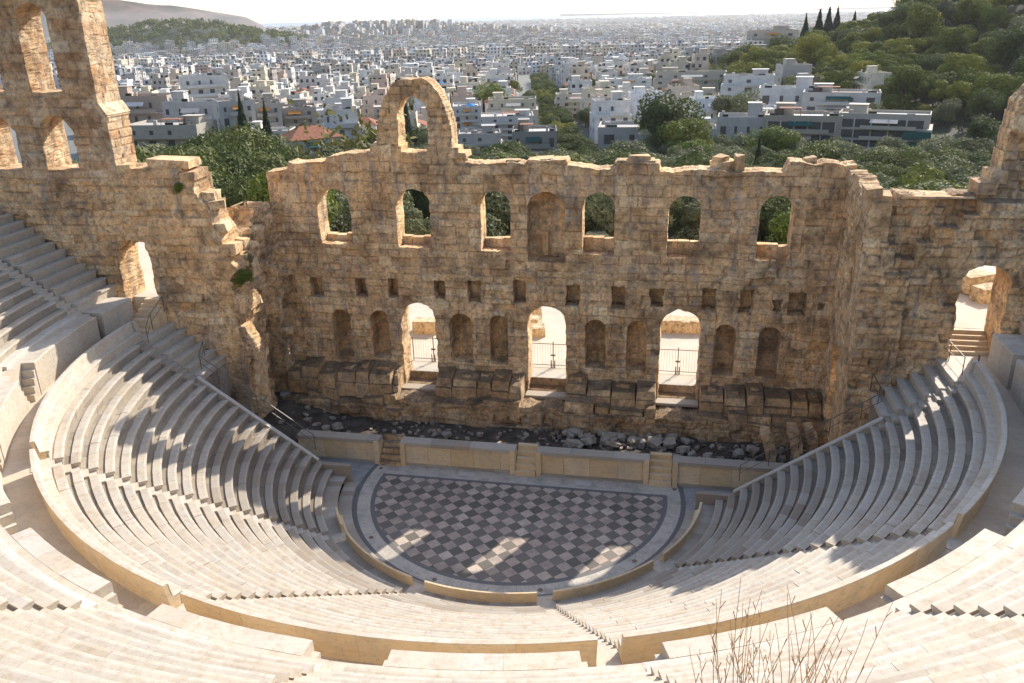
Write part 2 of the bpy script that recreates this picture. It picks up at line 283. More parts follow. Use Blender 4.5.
# ------------------------------------------------------------------ masonry wall
def sdf_open(o, u, z):
    x = u-o['x']; hw = o['w']/2
    if o.get('arch', True):
        sp = o['z1']-hw; a = np.maximum(np.abs(x)-hw, o['z0']-z); b = np.hypot(x, np.maximum(z-sp, 0))-hw
        return np.where(z > sp, b, a)
    return np.maximum(np.maximum(np.abs(x)-hw, o['z0']-z), z-o['z1'])
def masonry(name, O, U, N, u0, u1, z0, top, ops=(), T=2., c=.09, seed=1, amp=.05, edge=None, extra=None, ch=(.42, .62), bw=(.55, 1.35),
            mat=None, parent=None, rough=.05, backt=None, toprag=.12, **k):
    rs = np.random.RandomState(seed); O = np.array(O, float); U = np.array(U, float); N = np.array(N, float)
    tp = (lambda u: np.interp(u, [p[0] for p in top], [p[1] for p in top])) if isinstance(top, (list, tuple)) else top
    tt = lambda u: tp(u)+toprag*(vn(u*1.1, u*0+seed, seed)-.5)*2+toprag*.5*(vn(u*4.3, u*0, seed+3)-.5)
    us = np.arange(u0, u1+c*.5, c); zm = float(np.max(tt(np.linspace(u0, u1, 400)))); zs = np.arange(z0, zm+c, c); nu, nz = len(us), len(zs)
    G, Z = np.meshgrid(us, zs, indexing='ij'); uc = (G[:-1, :-1]+G[1:, 1:])/2; zc = (Z[:-1, :-1]+Z[1:, 1:])/2
    def S(u, z):
        out = []
        for i, o in enumerate(ops): out.append(sdf_open(o, u, z)-(fbm(u*1.7, z*1.7, seed+i)-.5)*o.get('rag', .22))
        return out
    mask = zc < tt(uc)
    if edge is not None: mask &= edge(uc, zc)
    sds = S(uc, zc); hole = np.zeros_like(mask); oid = np.full(mask.shape, -1)
    for i, s_ in enumerate(sds): m_ = s_ < 0; hole |= m_; oid[m_] = i
    pres = mask & ~hole; niche = np.zeros_like(mask)
    for i, o in enumerate(ops):
        if o.get('niche'): niche |= (oid == i) & mask
    # snap boundary vertices
    P = np.zeros((nu+1, nz+1), bool); P[1:-1, 1:-1] = pres[:, :]; cnt = P[:-1, :-1].astype(int)+P[1:, :-1]+P[:-1, 1:]+P[1:, 1:]
    bnd = (cnt > 0) & (cnt < 4); bi = np.argwhere(bnd); bu = G[bnd].copy(); bz = Z[bnd].copy()
    e = 1e-3
    if ops:
        SS = np.array(S(bu, bz)); a = np.abs(SS); ix = a.argmin(0); d = SS[ix, np.arange(len(bu))]
        Gu = (np.array(S(bu+e, bz))-SS)/e; Gz = (np.array(S(bu, bz+e))-SS)/e
        gu = Gu[ix, np.arange(len(bu))]; gz = Gz[ix, np.arange(len(bu))]; n2 = np.maximum(gu*gu+gz*gz, .3)
        mv = np.abs(d) < 1.5*c; bu2 = np.where(mv, bu-d*gu/n2, bu); bz2 = np.where(mv, bz-d*gz/n2, bz)
    else: bu2, bz2, mv = bu, bz, np.zeros(len(bu), bool)
    tv = tt(bu); near = (~mv) & (np.abs(tv-bz) < 1.5*c); bz2 = np.where(near, tv, bz2)
    G2 = G.copy(); Z2 = Z.copy(); G2[bnd] = bu2; Z2[bnd] = bz2
    # block pattern
    cz = [z0-.3]
    while cz[-1] < zm+1: cz.append(cz[-1]+rs.uniform(*ch))
    cz = np.array(cz)
    def pattern(u, z, sh=0.):
        zz = z+.22*(vn(u*.45, z*.45, seed+9)-.5)+.07*(vn(u*1.7, z*1.7, seed+8)-.5); ci = np.clip(np.searchsorted(cz, zz)-1, 0, len(cz)-2); dz = np.minimum(zz-cz[ci], cz[ci+1]-zz)
        avg = (bw[0]+bw[1])/2; uu = u+sh+h2(ci, ci*0, seed+5)*7+.12*(vn(u*1.5, z*3, seed+4)-.5); q = uu/avg; iq = np.floor(q)
        jl = iq+(h2(iq, ci, seed+2)-.5)*.8; jr = iq+1+(h2(iq+1, ci, seed+2)-.5)*.8
        lo = q < jl; hi = q >= jr; bi_ = iq-lo+hi
        jl2 = bi_+(h2(bi_, ci, seed+2)-.5)*.8; jr2 = bi_+1+(h2(bi_+1, ci, seed+2)-.5)*.8
        du = np.minimum(q-jl2, jr2-q)*avg; r = h2(bi_, ci, seed+7); r2 = h2(bi_, ci, seed+11); dd = np.minimum(du, dz)
        return r, r2, 1-sstep(.0, .062, dd)
    r, r2, jt = pattern(G2, Z2)
    disp = (r2-.5)*2*amp-jt*.05+(fbm(G2*1.3, Z2*1.3, seed+20)-.5)*2*rough+(vn(G2*6, Z2*6, seed+30)-.5)*rough*.9-np.where(r2 < .07, .13, 0)*(1-jt)
    if extra is not None: disp = disp+extra(G2, Z2)
    disp = disp*1.0
    vid = -np.ones((nu, nz), int); used = cnt > 0; vid[used] = np.arange(used.sum())
    V = O+G2[used][:, None]*U+disp[used][:, None]*N; V[:, 2] += Z2[used]
    A = [r[used]]; J = [jt[used]]; Vs = [V]; nv = len(V)
    ii, jj = np.nonzero(pres); Fs = [np.stack([vid[ii, jj], vid[ii+1, jj], vid[ii+1, jj+1], vid[ii, jj+1]], 1)]
    # back face
    full = pres | niche; P2 = np.zeros((nu+1, nz+1), bool); P2[1:-1, 1:-1] = full; c2 = P2[:-1, :-1].astype(int)+P2[1:, :-1]+P2[:-1, 1:]+P2[1:, 1:]
    ub = c2 > 0; bid = -np.ones((nu, nz), int); bid[ub] = nv+np.arange(ub.sum())
    VB = O+G2[ub][:, None]*U-T*N; VB[:, 2] += Z2[ub]; Vs.append(VB); A.append(r[ub]); J.append(jt[ub]); nv += len(VB)
    ii, jj = np.nonzero(full); Fs.append(np.stack([bid[ii, jj], bid[ii, jj+1], bid[ii+1, jj+1], bid[ii+1, jj]], 1))
    # niche backs (own vertices, same positions, plus depth)
    nid = {}
    nV = []; nA = []; nJ = []; nF = []; mats = []
    for i, o in enumerate(ops):
        if not o.get('niche'): continue
        cells = np.argwhere((oid == i) & mask); loc = {}
        for (a_, b_) in cells:
            q = []
            for (x, y) in ((a_, b_), (a_+1, b_), (a_+1, b_+1), (a_, b_+1)):
                if (x, y) not in loc:
                    loc[(x, y)] = nv+len(nV); gu_ = G2[x, y]; gz_ = Z2[x, y]; hw = o['w']/2; curve = o.get('curve', 0)*math.sqrt(max(0, 1-min(1, abs(gu_-o['x'])/hw)**2))
                    p = O+gu_*U-(o['d']+curve-.02*float(h2(np.array(x), np.array(y), 3)))*N; p[2] += gz_; nV.append(p); nA.append(float(r[x, y])); nJ.append(float(jt[x, y])*.6)
                q.append(loc[(x, y)])
            nF.append(q)
        nid[i] = loc
    if nV: Vs.append(np.array(nV)); A.append(np.array(nA)); J.append(np.array(nJ)); Fs.append(np.array(nF)); nv += len(nV)
    # jambs / edges
    col = {}; eV = []; eA = []; eJ = []; eF = []
    def column(x, y, kind):
        key = (x, y, kind)
        if key in col: return col[key]
        g_, z_ = G2[x, y], Z2[x, y]; d0 = disp[x, y]
        if kind < 0: D = T; last = bid[x, y]
        else: D = ops[kind]['d']; last = nid[kind].get((x, y), None)
        ns = max(1, int(D/.3)); ids = [vid[x, y]]
        for s_ in range(1, ns):
            t = s_/ns; jx = (random.random()-.5)*.07; jz = (random.random()-.5)*.07
            p = O+(g_+jx)*U+(d0*(1-t)-D*t)*N; p[2] += z_+jz; ids.append(nv+len(eV)); eV.append(p); eA.append((float(r[x, y])+.37*(s_//3)) % 1); eJ.append(.9 if s_ % 3 == 0 else 0)
        if last is None or last < 0:
            p = O+g_*U-D*N; p[2] += z_; last = nv+len(eV); eV.append(p); eA.append(.5); eJ.append(0)
        ids.append(last); col[key] = ids; return ids
    for i in range(nu-1):
        for j in range(nz-1):
            if not pres[i, j]: continue
            for (a_, b_, ea, eb) in ((i-1, j, (i, j), (i, j+1)), (i+1, j, (i+1, j), (i+1, j+1)), (i, j-1, (i, j), (i+1, j)), (i, j+1, (i, j+1), (i+1, j+1))):
                inside = 0 <= a_ < nu-1 and 0 <= b_ < nz-1
                if inside and pres[a_, b_]: continue
                kind = -1
                if inside and mask[a_, b_] and oid[a_, b_] >= 0 and ops[oid[a_, b_]].get('niche'): kind = int(oid[a_, b_])
                if j == 0 and b_ < 0: continue
                A1 = column(*ea, kind); B1 = column(*eb, kind)
                for s_ in range(len(A1)-1): eF.append((A1[s_], B1[s_], B1[s_+1], A1[s_+1]))
    if eV: Vs.append(np.array(eV)); A.append(np.array(eA)); J.append(np.array(eJ))
    if eF: Fs.append(np.array(eF))
    me = mesh_from(name, np.concatenate(Vs), np.concatenate(Fs), {'blk': np.concatenate(A), 'joint_and_shade': np.concatenate(J)})
    return link(name, me, mat or MT['stone'], parent, **k)
def settle(root):                      # children were modelled in world coordinates
    for ch in root.children: ch.location = tuple(-x for x in root.location)
    return root
X, Y_, Zv = (1, 0, 0), (0, 1, 0), (0, 0, 1)
# ================================================================== STAGE BUILDING WALL
T = 1.6
ops = []
for x, w_, a, b in ((-14.12, 2.3, 12.15, 15.95), (-8.6, 2.3, 12.0, 15.98), (-3.04, 2.0, 11.95, 15.92), (3.65, 2.05, 11.85, 15.92), (9.03, 2.05, 11.82, 15.8), (14.5, 2.03, 11.8, 15.88)): ops.append(dict(x=x, w=w_, z0=a, z1=b, rag=.13))
ops.append(dict(x=.29, w=2.46, z0=11.25, z1=15.92, niche=True, d=1.1, curve=.5, rag=.1))
for x, z, a, b in ((-17.77, 9.2, .55, 1.3), (-15.94, 9.05, .9, 1.4), (-12.69, 9.1, .85, 1.3), (-10.3, 9.18, .8, 1.4), (-7.03, 9.09, .8, 1.45), (-4.61, 9.11, .85, 1.5), (-1.5, 9.15, .9, 1.5), (2.03, 9.08, .9, 1.5), (5.03, 9.03, .95, 1.5),
                   (7.52, 9.08, .85, 1.3), (10.84, 9.1, .85, 1.5), (13.14, 9.1, .85, 1.5), (15.05, 8.85, .6, .8), (16.26, 9.02, 1.05, 1.5), (17.7, 8.85, .5, .5)):
    ops.append(dict(x=x, w=a, z0=z-b/2, z1=z+b/2, arch=False, niche=True, d=1.2 if a > .7 else .6, rag=.3))
for x, w_, a, b in ((-8.7, 2.45, 2.25, 8.1), (.28, 2.6, 2.25, 8.25), (9.15, 2.6, 2.05, 8.32)): ops.append(dict(x=x, w=w_, z0=1.85, z1=b, rag=.2))
for x, w_ in ((-14.37, 1.36), (-11.53, 1.34), (-5.69, 1.6), (-3.01, 1.25), (3.58, 1.37), (6.32, 1.32), (12.04, 1.33), (14.8, 1.34)): ops.append(dict(x=x, w=w_, z0=3.85, z1=7.46, niche=True, d=1.05, curve=.45, rag=.1))
ftop = [(-18.7, 17.0), (-17.1, 17.05), (-17.0, 17.6), (-14.4, 17.8), (-14.2, 18.1), (-11.2, 18.35), (-5.3, 18.25), (-5.1, 17.75), (-.6, 17.6), (-.5, 17.95), (1.6, 17.9), (1.7, 17.5), (4.5, 17.35), (4.6, 17.75), (7.3, 17.8), (7.4, 17.3), (14.8, 17.25), (15.0, 17.85), (18.75, 17.75)]
def fextra(u, z):     # pilaster strips left standing and the shallow set-back of the upper storey
    e = np.where(z < 10.9, .06, 0.)
    for px_ in (-16.9, -10.1, -7.2, -1.5, 2.1, 7.4, 10.9, 16.9): e = e+np.where((np.abs(u-px_) < .42) & (z < 8.3), .07, 0)
    return e-np.where((z > 3.2) & (z < 3.75), .0, 0)

stage = empty('stage_wall', (0, 11, 0)); tag(stage, 'tall ruined limestone stage wall with seven arched windows above niches and three doorways', 'ruined wall')
masonry('wall', (0, 10, 0), X, (0, -1, 0), -18.65, 18.75, 0, ftop, ops, T=T, c=.066, seed=3, amp=.06, rough=.06, extra=fextra, parent=stage, ch=(.38, .72), bw=(.5, 1.7))
# free-standing arch on top
aop = [dict(x=-8.28, w=1.95, z0=10, z1=21.75, rag=.18)]
atop = lambda u: 18.0+np.sqrt(np.maximum(0, 1-np.minimum(1, np.abs(u+8.2)/2.62)**2.6))*4.85
masonry('top_arch', (0, 10.15, 0), X, (0, -1, 0), -10.75, -5.75, 18.0, atop, aop, T=1.5, c=.085, seed=8, amp=.07, rough=.09, parent=stage, ch=(.4, .55), bw=(.5, .9))
for (x0, x1, dz) in ((-11.2, -9.1, .75), (-7.4, -5.4, .85), (-5.5, -4.9, .35)):
    b = MB()
    for i in range(int((x1-x0)/.7)+1):
        b.obox((x0+.35+i*.7, 10.75, 18.0), .68, 1.5, dz*random.uniform(.75, 1.1), j=.05)
    b.build('springer_block', MT['stone'], stage)
for x, zb, w_ in ((3.6, 12.75, 2.2), (9.05, 12.65, 2.2), (14.55, 12.55, 2.2), (-14.2, 12.55, 2.4), (-8.7, 12.55, 2.4), (-3.1, 12.55, 2.1)):
    b = MB(); n = 3
    for i in range(n): b.obox((x-w_/2+w_*(i+.5)/n, 11.33, 11.6), w_/n-.02, .5, zb-11.6+random.uniform(-.12, .08), j=.03)
    b.build('window_parapet', MT['stone'], stage)
for x, y, z, sx, sy, sz, rz in ((-.1, 10.9, 17.5, 1.7, 1.2, .45, .1), (5.9, 10.8, 17.4, 2.3, 1.4, .5, .02), (6.1, 10.8, 17.85, 1.3, .9, .25, .2), (12.1, 10.7, 17.15, .5, .6, 1.05, 0), (11.2, 11.1, 17.2, 1.3, .9, .6, .5), (11.0, 11.1, 17.7, .8, .7, .35, .9), (-1.9, 10.9, 17.5, .9, .8, .35, .2), (16.2, 10.9, 17.7, .6, .6, .35, .3)):
    b = MB().obox((x, y, z), sx, sy, sz, rz, .09); b.build('loose_top_stone', MT['stone'], stage)
b = MB().box(-.1, .28, 11.0, 11.12, 11.5, 13.1); b.build('niche_slab', MT['niche'], stage)
settle(stage)
# ------------------------------------------------------------------ side walls of the stage (perpendicular)
lw = empty('stage_side_wall', (-18.5, 6.5, 0)); tag(lw, 'broken stage side wall of rubble on the left, with a dark low doorway', 'ruined wall')
masonry('wall', (-18.4, 0, 0), Y_, (1, 0, 0), 3.0, 10.0, 0, [(3, 12.4), (4.2, 12.6), (5, 13.6), (6.2, 14.4), (7, 15.3), (8.2, 15.2), (8.3, 14.6), (10, 14.9)], [dict(x=7.6, w=2.1, z0=0, z1=7.7, rag=.3)], T=1.9, c=.1, seed=12, amp=.17, rough=.16, parent=lw, ch=(.35, .7), bw=(.4, 1.3), toprag=.4)
b = MB()
for i in range(46):
    y = random.uniform(3.4, 9.8); z = random.uniform(5.5, 14)
    if abs(y-7.6) < 1.6 and z < 8.6: continue
    b.obox((-18.35+random.uniform(0, .2), y, z), random.uniform(.5, 1.1), random.uniform(.4, 1.), random.uniform(.3, .6), random.uniform(-.3, .3), .09)
b.build('jutting_stones', MT['stone'], lw)
b = MB(); b.box(-25, -20.2, 5.2, 5.5, 0, 9); b.box(-25, -20.2, 9.9, 10.2, 0, 9); b.box(-25.3, -25, 5.2, 10.2, 0, 9); b.box(-25.3, -20.2, 5.2, 10.2, 9, 9.3); b.build('doorway_dark_box', MT['sooty'], lw)  # added closed dark box, unseen, so the doorway reads dark
settle(lw)
pr = empty('pilaster_stump', (-17.3, 4.6, 0)); tag(pr, 'broken pilaster stump with a reddish core beside the dark side doorway', 'pilaster')
masonry('shaft', (0, 3.0, 0), X, (0, -1, 0), -18.6, -17.3, 2.5, [(-18.6, 8.7), (-18.2, 8.9), (-17.9, 8.7), (-17.5, 7.6), (-17.3, 6.6)], [dict(x=-17.85, w=.36, z0=4.3, z1=7.4, arch=False, niche=True, d=.3)], T=.95, c=.07, seed=13, amp=.07, rough=.06, parent=pr, ch=(.5, .9), bw=(.5, .9), toprag=.3)
settle(pr)
rw = empty('stage_side_wall', (18.6, 6.5, 0)); tag(rw, 'tall ochre stage side wall on the right, meeting the stage wall at a corner', 'ruined wall')
masonry('wall', (18.3, 0, 0), Y_, (-1, 0, 0), 3.05, 10.0, 0, [(3, 16.8), (4, 16.9), (6, 17.2), (7, 17.5), (10, 17.7)], [dict(x=6.9, w=1.7, z0=0, z1=7.6, rag=.3), dict(x=5.3, w=1.5, z0=11.4, z1=15.3, niche=True, d=.8)], T=1.0, c=.1, seed=14, amp=.08, rough=.08, parent=rw, ch=(.4, .6), bw=(.5, 1.2), toprag=.3)
settle(rw)
# ------------------------------------------------------------------ tall tower wing on the left
tw = empty('tower_wall', (-33, 4, 6)); tag(tw, 'highest standing wing of the ruin at left, two storeys of arched openings like a tower', 'ruined wall')
tops = [dict(x=-28.35, w=2.0, z0=22.8, z1=27.7, rag=.12), dict(x=-32.15, w=2.0, z0=22.8, z1=27.7), dict(x=-35.95, w=2.0, z0=22.8, z1=27.7), dict(x=-28.28, w=2.15, z0=18.25, z1=21.5, rag=.12), dict(x=-32.15, w=2.2, z0=18.25, z1=21.4), dict(x=-35.95, w=2.2, z0=18.25, z1=21.4)]
tex = lambda u, z: np.where(z < 21.9, .10, 0.)+np.where((np.abs(z-22.0) < .12), .07, 0)
masonry('upper_wall', (0, 3.05, 0), X, (0, -1, 0), -42, -25.1, 17.6, [(-42, 28.3), (-27, 28.1), (-26.9, 28.3), (-25.1, 28.0)], tops, T=2.1, c=.09, seed=21, amp=.03, rough=.03, parent=tw, mat=MT['tower'], ch=(.45, .65), bw=(.7, 1.5), extra=tex, toprag=.05)
masonry('end_face', (-25.06, 0, 0), Y_, (1, 0, 0), 2.98, 5.18, 17.6, [(3, 28.0), (5.2, 28.0)], (), T=.25, c=.09, seed=22, amp=.02, rough=.02, parent=tw, mat=MT['tower'], ch=(.45, .65), bw=(.9, 1.6), toprag=.03, extra=lambda u, z: np.where(z < 21.6, .36, 0))
b = MB(); b.poly8([(-25.3, 2.93, 21.5), (-24.58, 2.93, 21.5), (-24.58, 5.22, 21.5), (-25.3, 5.22, 21.5), (-25.3, 2.93, 22.15), (-25.0, 2.93, 22.15), (-25.0, 5.22, 22.15), (-25.3, 5.22, 22.15)]); b.box(-25.3, -24.62, 2.95, 5.2, 21.38, 21.495)
b.build('cornice', MT['tower'], tw)
b = MB()
for x in np.arange(-41, -25.3, .95): b.obox((x, 4.1, 28.0), .95, 2.4, random.uniform(.3, .6), random.uniform(-.06, .06), .08)
b.build('cap_stones', MT['tower'], tw)
lop = [dict(x=-24.72, w=2.25, z0=8.4, z1=13.95, rag=.3)]
ltop = [(-42, 17.7), (-25.1, 17.7), (-25.0, 18.2), (-22.9, 18.3), (-20.6, 18.5), (-20.4, 17.9), (-19.8, 17.8), (-19.7, 16.6), (-19.2, 16.2), (-18.95, 15.1), (-18.6, 14.6), (-18.4, 13.2), (-17.8, 12.4)]
ledge_edge = lambda u, z: u < -18.05+.35*np.sin(z*2.1)*(z > 6)+.3*(vn(z*1.3, z*0, 4)-.5)
masonry('lower_wall', (0, 3.0, 0), X, (0, -1, 0), -42, -17.7, 4.0, ltop, lop, T=2.1, c=.095, seed=23, amp=.08, rough=.10, parent=tw, edge=ledge_edge, ch=(.4, .65), bw=(.6, 1.5), toprag=.15)
for x, y, z, sx, sy, sz, rz in ((-22.6, 3.9, 18.15, 3.2, 1.7, .3, 0), (-21.4, 4.0, 18.4, 2.6, 1.7, .5, .03), (-24.4, 3.6, 18.1, 1.3, 1.3, .5, 0), (-20.1, 3.8, 17.7, .9, 1.8, .5, 0), (-19.5, 4.2, 16.4, .8, 1.4, .5, .3), (-19.0, 3.9, 15.9, .9, 1.1, .5, .5), (-18.8, 3.7, 14.5, .9, 1.2, .6, .2), (-18.3, 3.6, 13.2, 1., 1.1, .6, .1), (-18.2, 4.2, 12.3, 1.2, 1.1, .7, .4)):
    b = MB().obox((x, y, z), sx, sy, sz, rz, .08); b.build('loose_top_stone', MT['stone'], tw)
settle(tw)
# ------------------------------------------------------------------ wing on the right
rg = empty('wing_wall', (24, 4, 5)); tag(rg, 'rough stepped wing wall on the right with an arched doorway letting sunlight in', 'ruined wall')
rop = [dict(x=24.35, w=2.35, z0=8.4, z1=13.95, rag=.25)]
LED = [(18.2, 14.3), (18.9, 14.3), (18.9, 15.0), (19.7, 14.95), (19.7, 14.2), (20.7, 14.1), (20.7, 15.0), (21.5, 15.05), (21.5, 15.8), (22.7, 15.85), (22.7, 16.5), (23.5, 16.5), (23.5, 17.2), (26, 17.2), (26, 18), (42, 18)]
def rex(u, z):
    led = np.interp(u, [p[0]+i*1e-6 for i, p in enumerate(LED)], [p[1] for p in LED])
    st = np.interp(u, [18, 19.2, 19.21, 20.5, 20.51, 40], [12.7, 12.7, 13.4, 13.4, 9, 9])
    return np.where(z < led, .8, 0)+np.where((z < st) & (u < 20.5), .3, 0)-.6
rtop = [(18.2, 17.7), (18.7, 16.9), (19.3, 16.8), (19.6, 17.4), (23.4, 17.25), (23.5, 17.7), (24.2, 18.1), (24.3, 19.2), (24.45, 21.0), (24.6, 22.0), (25.6, 23.5), (26.5, 26), (42, 27)]
masonry('wall', (0, 3.05, 0), X, (0, -1, 0), 18.25, 42, 3.0, rtop, rop, T=2.1, c=.09, seed=31, amp=.11, rough=.13, parent=rg, extra=rex, mat=MT['wing'], ch=(.38, .62), bw=(.5, 1.3), toprag=.18)
for x, y, z, sx, sy, sz in ((18.8, 3.9, 16.7, 1.1, 1.4, .6), (18.4, 3.7, 17.2, .8, 1., .5), (21.6, 4.1, 17.2, 3.4, 1.5, .16), (23.7, 3.9, 17.5, .9, 1.4, .6), (24.2, 4.0, 18.0, .8, 1.3, .7)):
    b = MB().obox((x, y, z), sx, sy, sz, random.uniform(-.1, .1), .08); b.build('loose_top_stone', MT['stone'], rg)
settle(rg)
# ------------------------------------------------------------------ podiums between the doors, terrace, pit
for lab, xa, xb, segs in (('sooty stone podium at the left end, between the corner and the left doorway', -18.3, -10.0, [(8.2, 3.25), (7.75, 1.95)]),
                          ('broken sooty podium between the left and middle doorways', -7.3, -1.2, [(8.3, 3.2), (7.6, 2.2)]),
                          ('blackened podium between the middle and right doorways', 1.75, 7.75, [(8.3, 3.0), (7.7, 2.1)]),
                          ('long dark podium between the right doorway and the right corner', 10.6, 18.2, [(8.3, 3.1), (7.6, 2.2)])):
    pd = empty('podium', ((xa+xb)/2, 9, 1)); tag(pd, lab, 'podium', 'stone podiums along the foot of the stage wall')
    rs = random.Random(int(xa*10)); x = xa; b = MB(); b2 = MB()
    while x < xb-.3:
        w_ = min(rs.uniform(.9, 1.8), xb-x); f = segs[0][0]+rs.uniform(-.25, .25); z = segs[0][1]+rs.uniform(-.22, .2)
        J = lambda: rs.uniform(-.06, .06)
        zm_ = 1.9+(z-1.9)*rs.uniform(.45, .6); f2 = f+rs.uniform(.0, .3)
        b.poly8([(x, f, 1.5), (x+w_, f+.05, 1.5), (x+w_, 9.97, 1.5), (x, 9.97, 1.5), (x+.02, f+J(), zm_+J()), (x+w_-.02, f+J(), zm_+J()), (x+w_-.03, 9.97, zm_), (x+.03, 9.97, zm_)])
        b.poly8([(x+.03, f2, zm_+.01), (x+w_-.03, f2+J(), zm_+.01), (x+w_, 9.97, zm_+.01), (x, 9.97, zm_+.01), (x+.08, f2+.12+J(), z+J()), (x+w_-.08, f2+.12+J(), z+J()), (x+w_-.03, 9.97, z+.25+J()), (x+.03, 9.97, z+.25+J())])
        if rs.random() < .6: q = rs.uniform(.3, .6); b.obox((x+w_/2, f+1.1, z-.1), w_*q, .7, .4, rs.uniform(-.4, .4), .1)
        x += w_+.02
    x = xa
    while x < xb-.3:
        w_ = min(rs.uniform(1., 2.3), xb-x)
        if rs.random() < .8:
            f = segs[1][0]+rs.uniform(-.15, .25); z = segs[1][1]+rs.uniform(-.35, .25)
            b2.obox((x+w_/2, (f+9)/2, .8), w_-.03, 9-f, z-.8, rs.uniform(-.03, .03), .09)
        x += w_+.02
    b.build('upper_blocks', MT['sooty'], pd); b2.build('footing_blocks', MT['sooty'], pd); settle(pd)
tr = empty('terrace_wall', (0, 7.5, .2)); tag(tr, 'low dark retaining wall of rough blocks under the podiums, above the rubble pit', 'retaining wall')
masonry('wall', (0, 7.45, 0), X, (0, -1, 0), -18.4, 18.3, 0, [(-18.4, 1.5), (-10, 1.4), (-9.9, 1.85), (-6, 1.9), (1, 1.8), (5, 1.6), (12, 1.8), (18.4, 1.2)], (), T=2.5, c=.1, seed=41, amp=.12, rough=.1, parent=tr, mat=MT['sooty'], ch=(.4, .6), bw=(.7, 1.8), toprag=.15)
settle(tr)
for x in (-8.7, .28, 9.15):
    st = empty('threshold', (x, 9, 1.9)); nm = {-8.7: 'left', .28: 'middle', 9.15: 'right'}[x]
    tag(st, f'pale worn stone threshold step below the {nm} doorway', 'doorstep', 'doorsteps of the stage wall')
    b = MB().box(x-1.4, x+1.4, 9.1, 9.9, 1.82, 2.0, .4); b.build('slab', MT['marble_old'], st); MB().box(x-1.6, x+1.6, 11.1, 11.155, 1.7, 2.47).build('riser', MT['sooty'], st); MB().box(x-1.5, x+1.5, 9.92, 11.09, 1.7, 1.93).build('inner_floor', MT['sooty'], st); settle(st)  # dark stone on the riser: shade inside the doorway put into its colour
def sheet(name, P, z, mat, kind='structure', **k):
    me = mesh_from(name, [(x, y, z) for x, y in P], [tuple(range(len(P)))], fattrs={'blk': [.5]}); return link(name, me, mat, kind=kind, **k)
# pit floor (uneven)
gx, gy = np.meshgrid(np.linspace(-19.5, 19.5, 120), np.linspace(2.3, 8.6, 30), indexing='ij'); gz = .28+.45*(fbm(gx*.8, gy*.8, 5)-.5)+.25*(fbm(gx*3, gy*3, 6)-.5)+1.0*sstep(-13, -18, gx)
idx = np.arange(120*30).reshape(120, 30); Fq = np.stack([idx[:-1, :-1], idx[1:, :-1], idx[1:, 1:], idx[:-1, 1:]], -1).reshape(-1, 4)
link('pit_floor', mesh_from('pit_floor', np.stack([gx, gy, gz], -1).reshape(-1, 3), Fq), MT['pit'], kind='structure')
# rubble
def rock(me_name, seed):
    import bmesh
    bm = bmesh.new(); bmesh.ops.create_icosphere(bm, subdivisions=1, radius=.5); rs = random.Random(seed)
    for v in bm.verts:
        v.co *= rs.uniform(.8, 1.15); 
        for i in range(3): v.co[i] = max(-.36, min(.36, v.co[i]))*rs.uniform(.93, 1.07)
    me = bpy.data.meshes.new(me_name); bm.to_mesh(me); bm.free(); at = me.attributes.new('blk', 'FLOAT', 'POINT'); at.data.foreach_set('value', [rs.random()]*len(me.vertices)); return me
MT['rock'] = simple('grey_broken_stone', (.44, .38, .30), .95, .35, 2., c2=(.28, .24, .19), bump=.05)
rocks = [rock('fallen_stone', i) for i in range(6)]
for m_ in rocks: m_.materials.append(MT['rock'])
def pxz(px, py, z):
    d = ray(px, py); t = (z-CAM[2])/d[2]; return CAM+d*t
def onY(px, py, y):
    d = ray(px, py); t = (y-CAM[1])/d[1]; return CAM+d*t
rl = []
for i in range(78):
    if i < 46: px, py = random.uniform(556, 680), random.uniform(430, 446)
    elif i < 58: px, py = random.uniform(680, 800), random.uniform(436, 458)
    else: px, py = random.choice([random.uniform(265, 345), random.uniform(345, 500)]), random.uniform(400, 440)
    p = pxz(px, py, .5)
    if p[1] < 3 or p[1] > 7.2 or p[0] < -18: continue
    rl.append((px, p))
rl.sort(key=lambda t: t[0])
ordn = lambda n: f'{n}{"th" if 10 <= n % 100 <= 20 else {1: "st", 2: "nd", 3: "rd"}.get(n % 10, "th")}'
for i, (px, p) in enumerate(rl):
    o = link('fallen_stone', random.choice(rocks)); s_ = random.uniform(.45, 1.15); o.scale = (s_*random.uniform(.8, 1.5), s_*random.uniform(.6, 1), s_*random.uniform(.5, .9)); o.rotation_euler = (random.uniform(-.4, .4), random.uniform(-.4, .4), random.uniform(0, 6)); o.location = (p[0], p[1], .5+s_*.12)
    tag(o, f'grey broken stone lying in the rubble pit, {ordn(i+1)} from the left', 'stone', 'fallen stones in the pit before the stage wall')
for i, (px, py, sx, sy, sz, rz, z, lab) in enumerate(((288, 395, 1.5, 1.1, .8, .5, 1.2, 'pale rounded boulder at the left end of the rubble pit'), (275, 418, 1.2, 1.6, 1.3, .2, .5, 'large leaning broken block at the left end of the pit'), (300, 405, 1.8, 1., .9, .9, .4, 'dark slab sunk in the left end of the pit'))):
    p = pxz(px, py, z); o = link('fallen_block', rocks[i]); o.scale = (sx, sy, sz); o.rotation_euler = (.2, .1, rz); o.location = (p[0], p[1], z); tag(o, lab, 'stone block')
b = MB(); rr0 = random.Random(8)
for i in range(420):
    x = -17.5+35*rr0.random()**.62; y = rr0.uniform(2.9, 7.3); s_ = rr0.uniform(.06, .28); b.obox((x, y, .3+float(.45*(fbm(np.array(x*.8), np.array(y*.8), 5)-.5))+(1.0*float(sstep(-13, -18, x)))), s_*1.4, s_, s_*.7, rr0.uniform(0, 3), s_*.2)
b.build('loose_rubble', MT['rubble'], None, kind='stuff', label='small broken stones strewn over the dark pit floor', category='rubble')
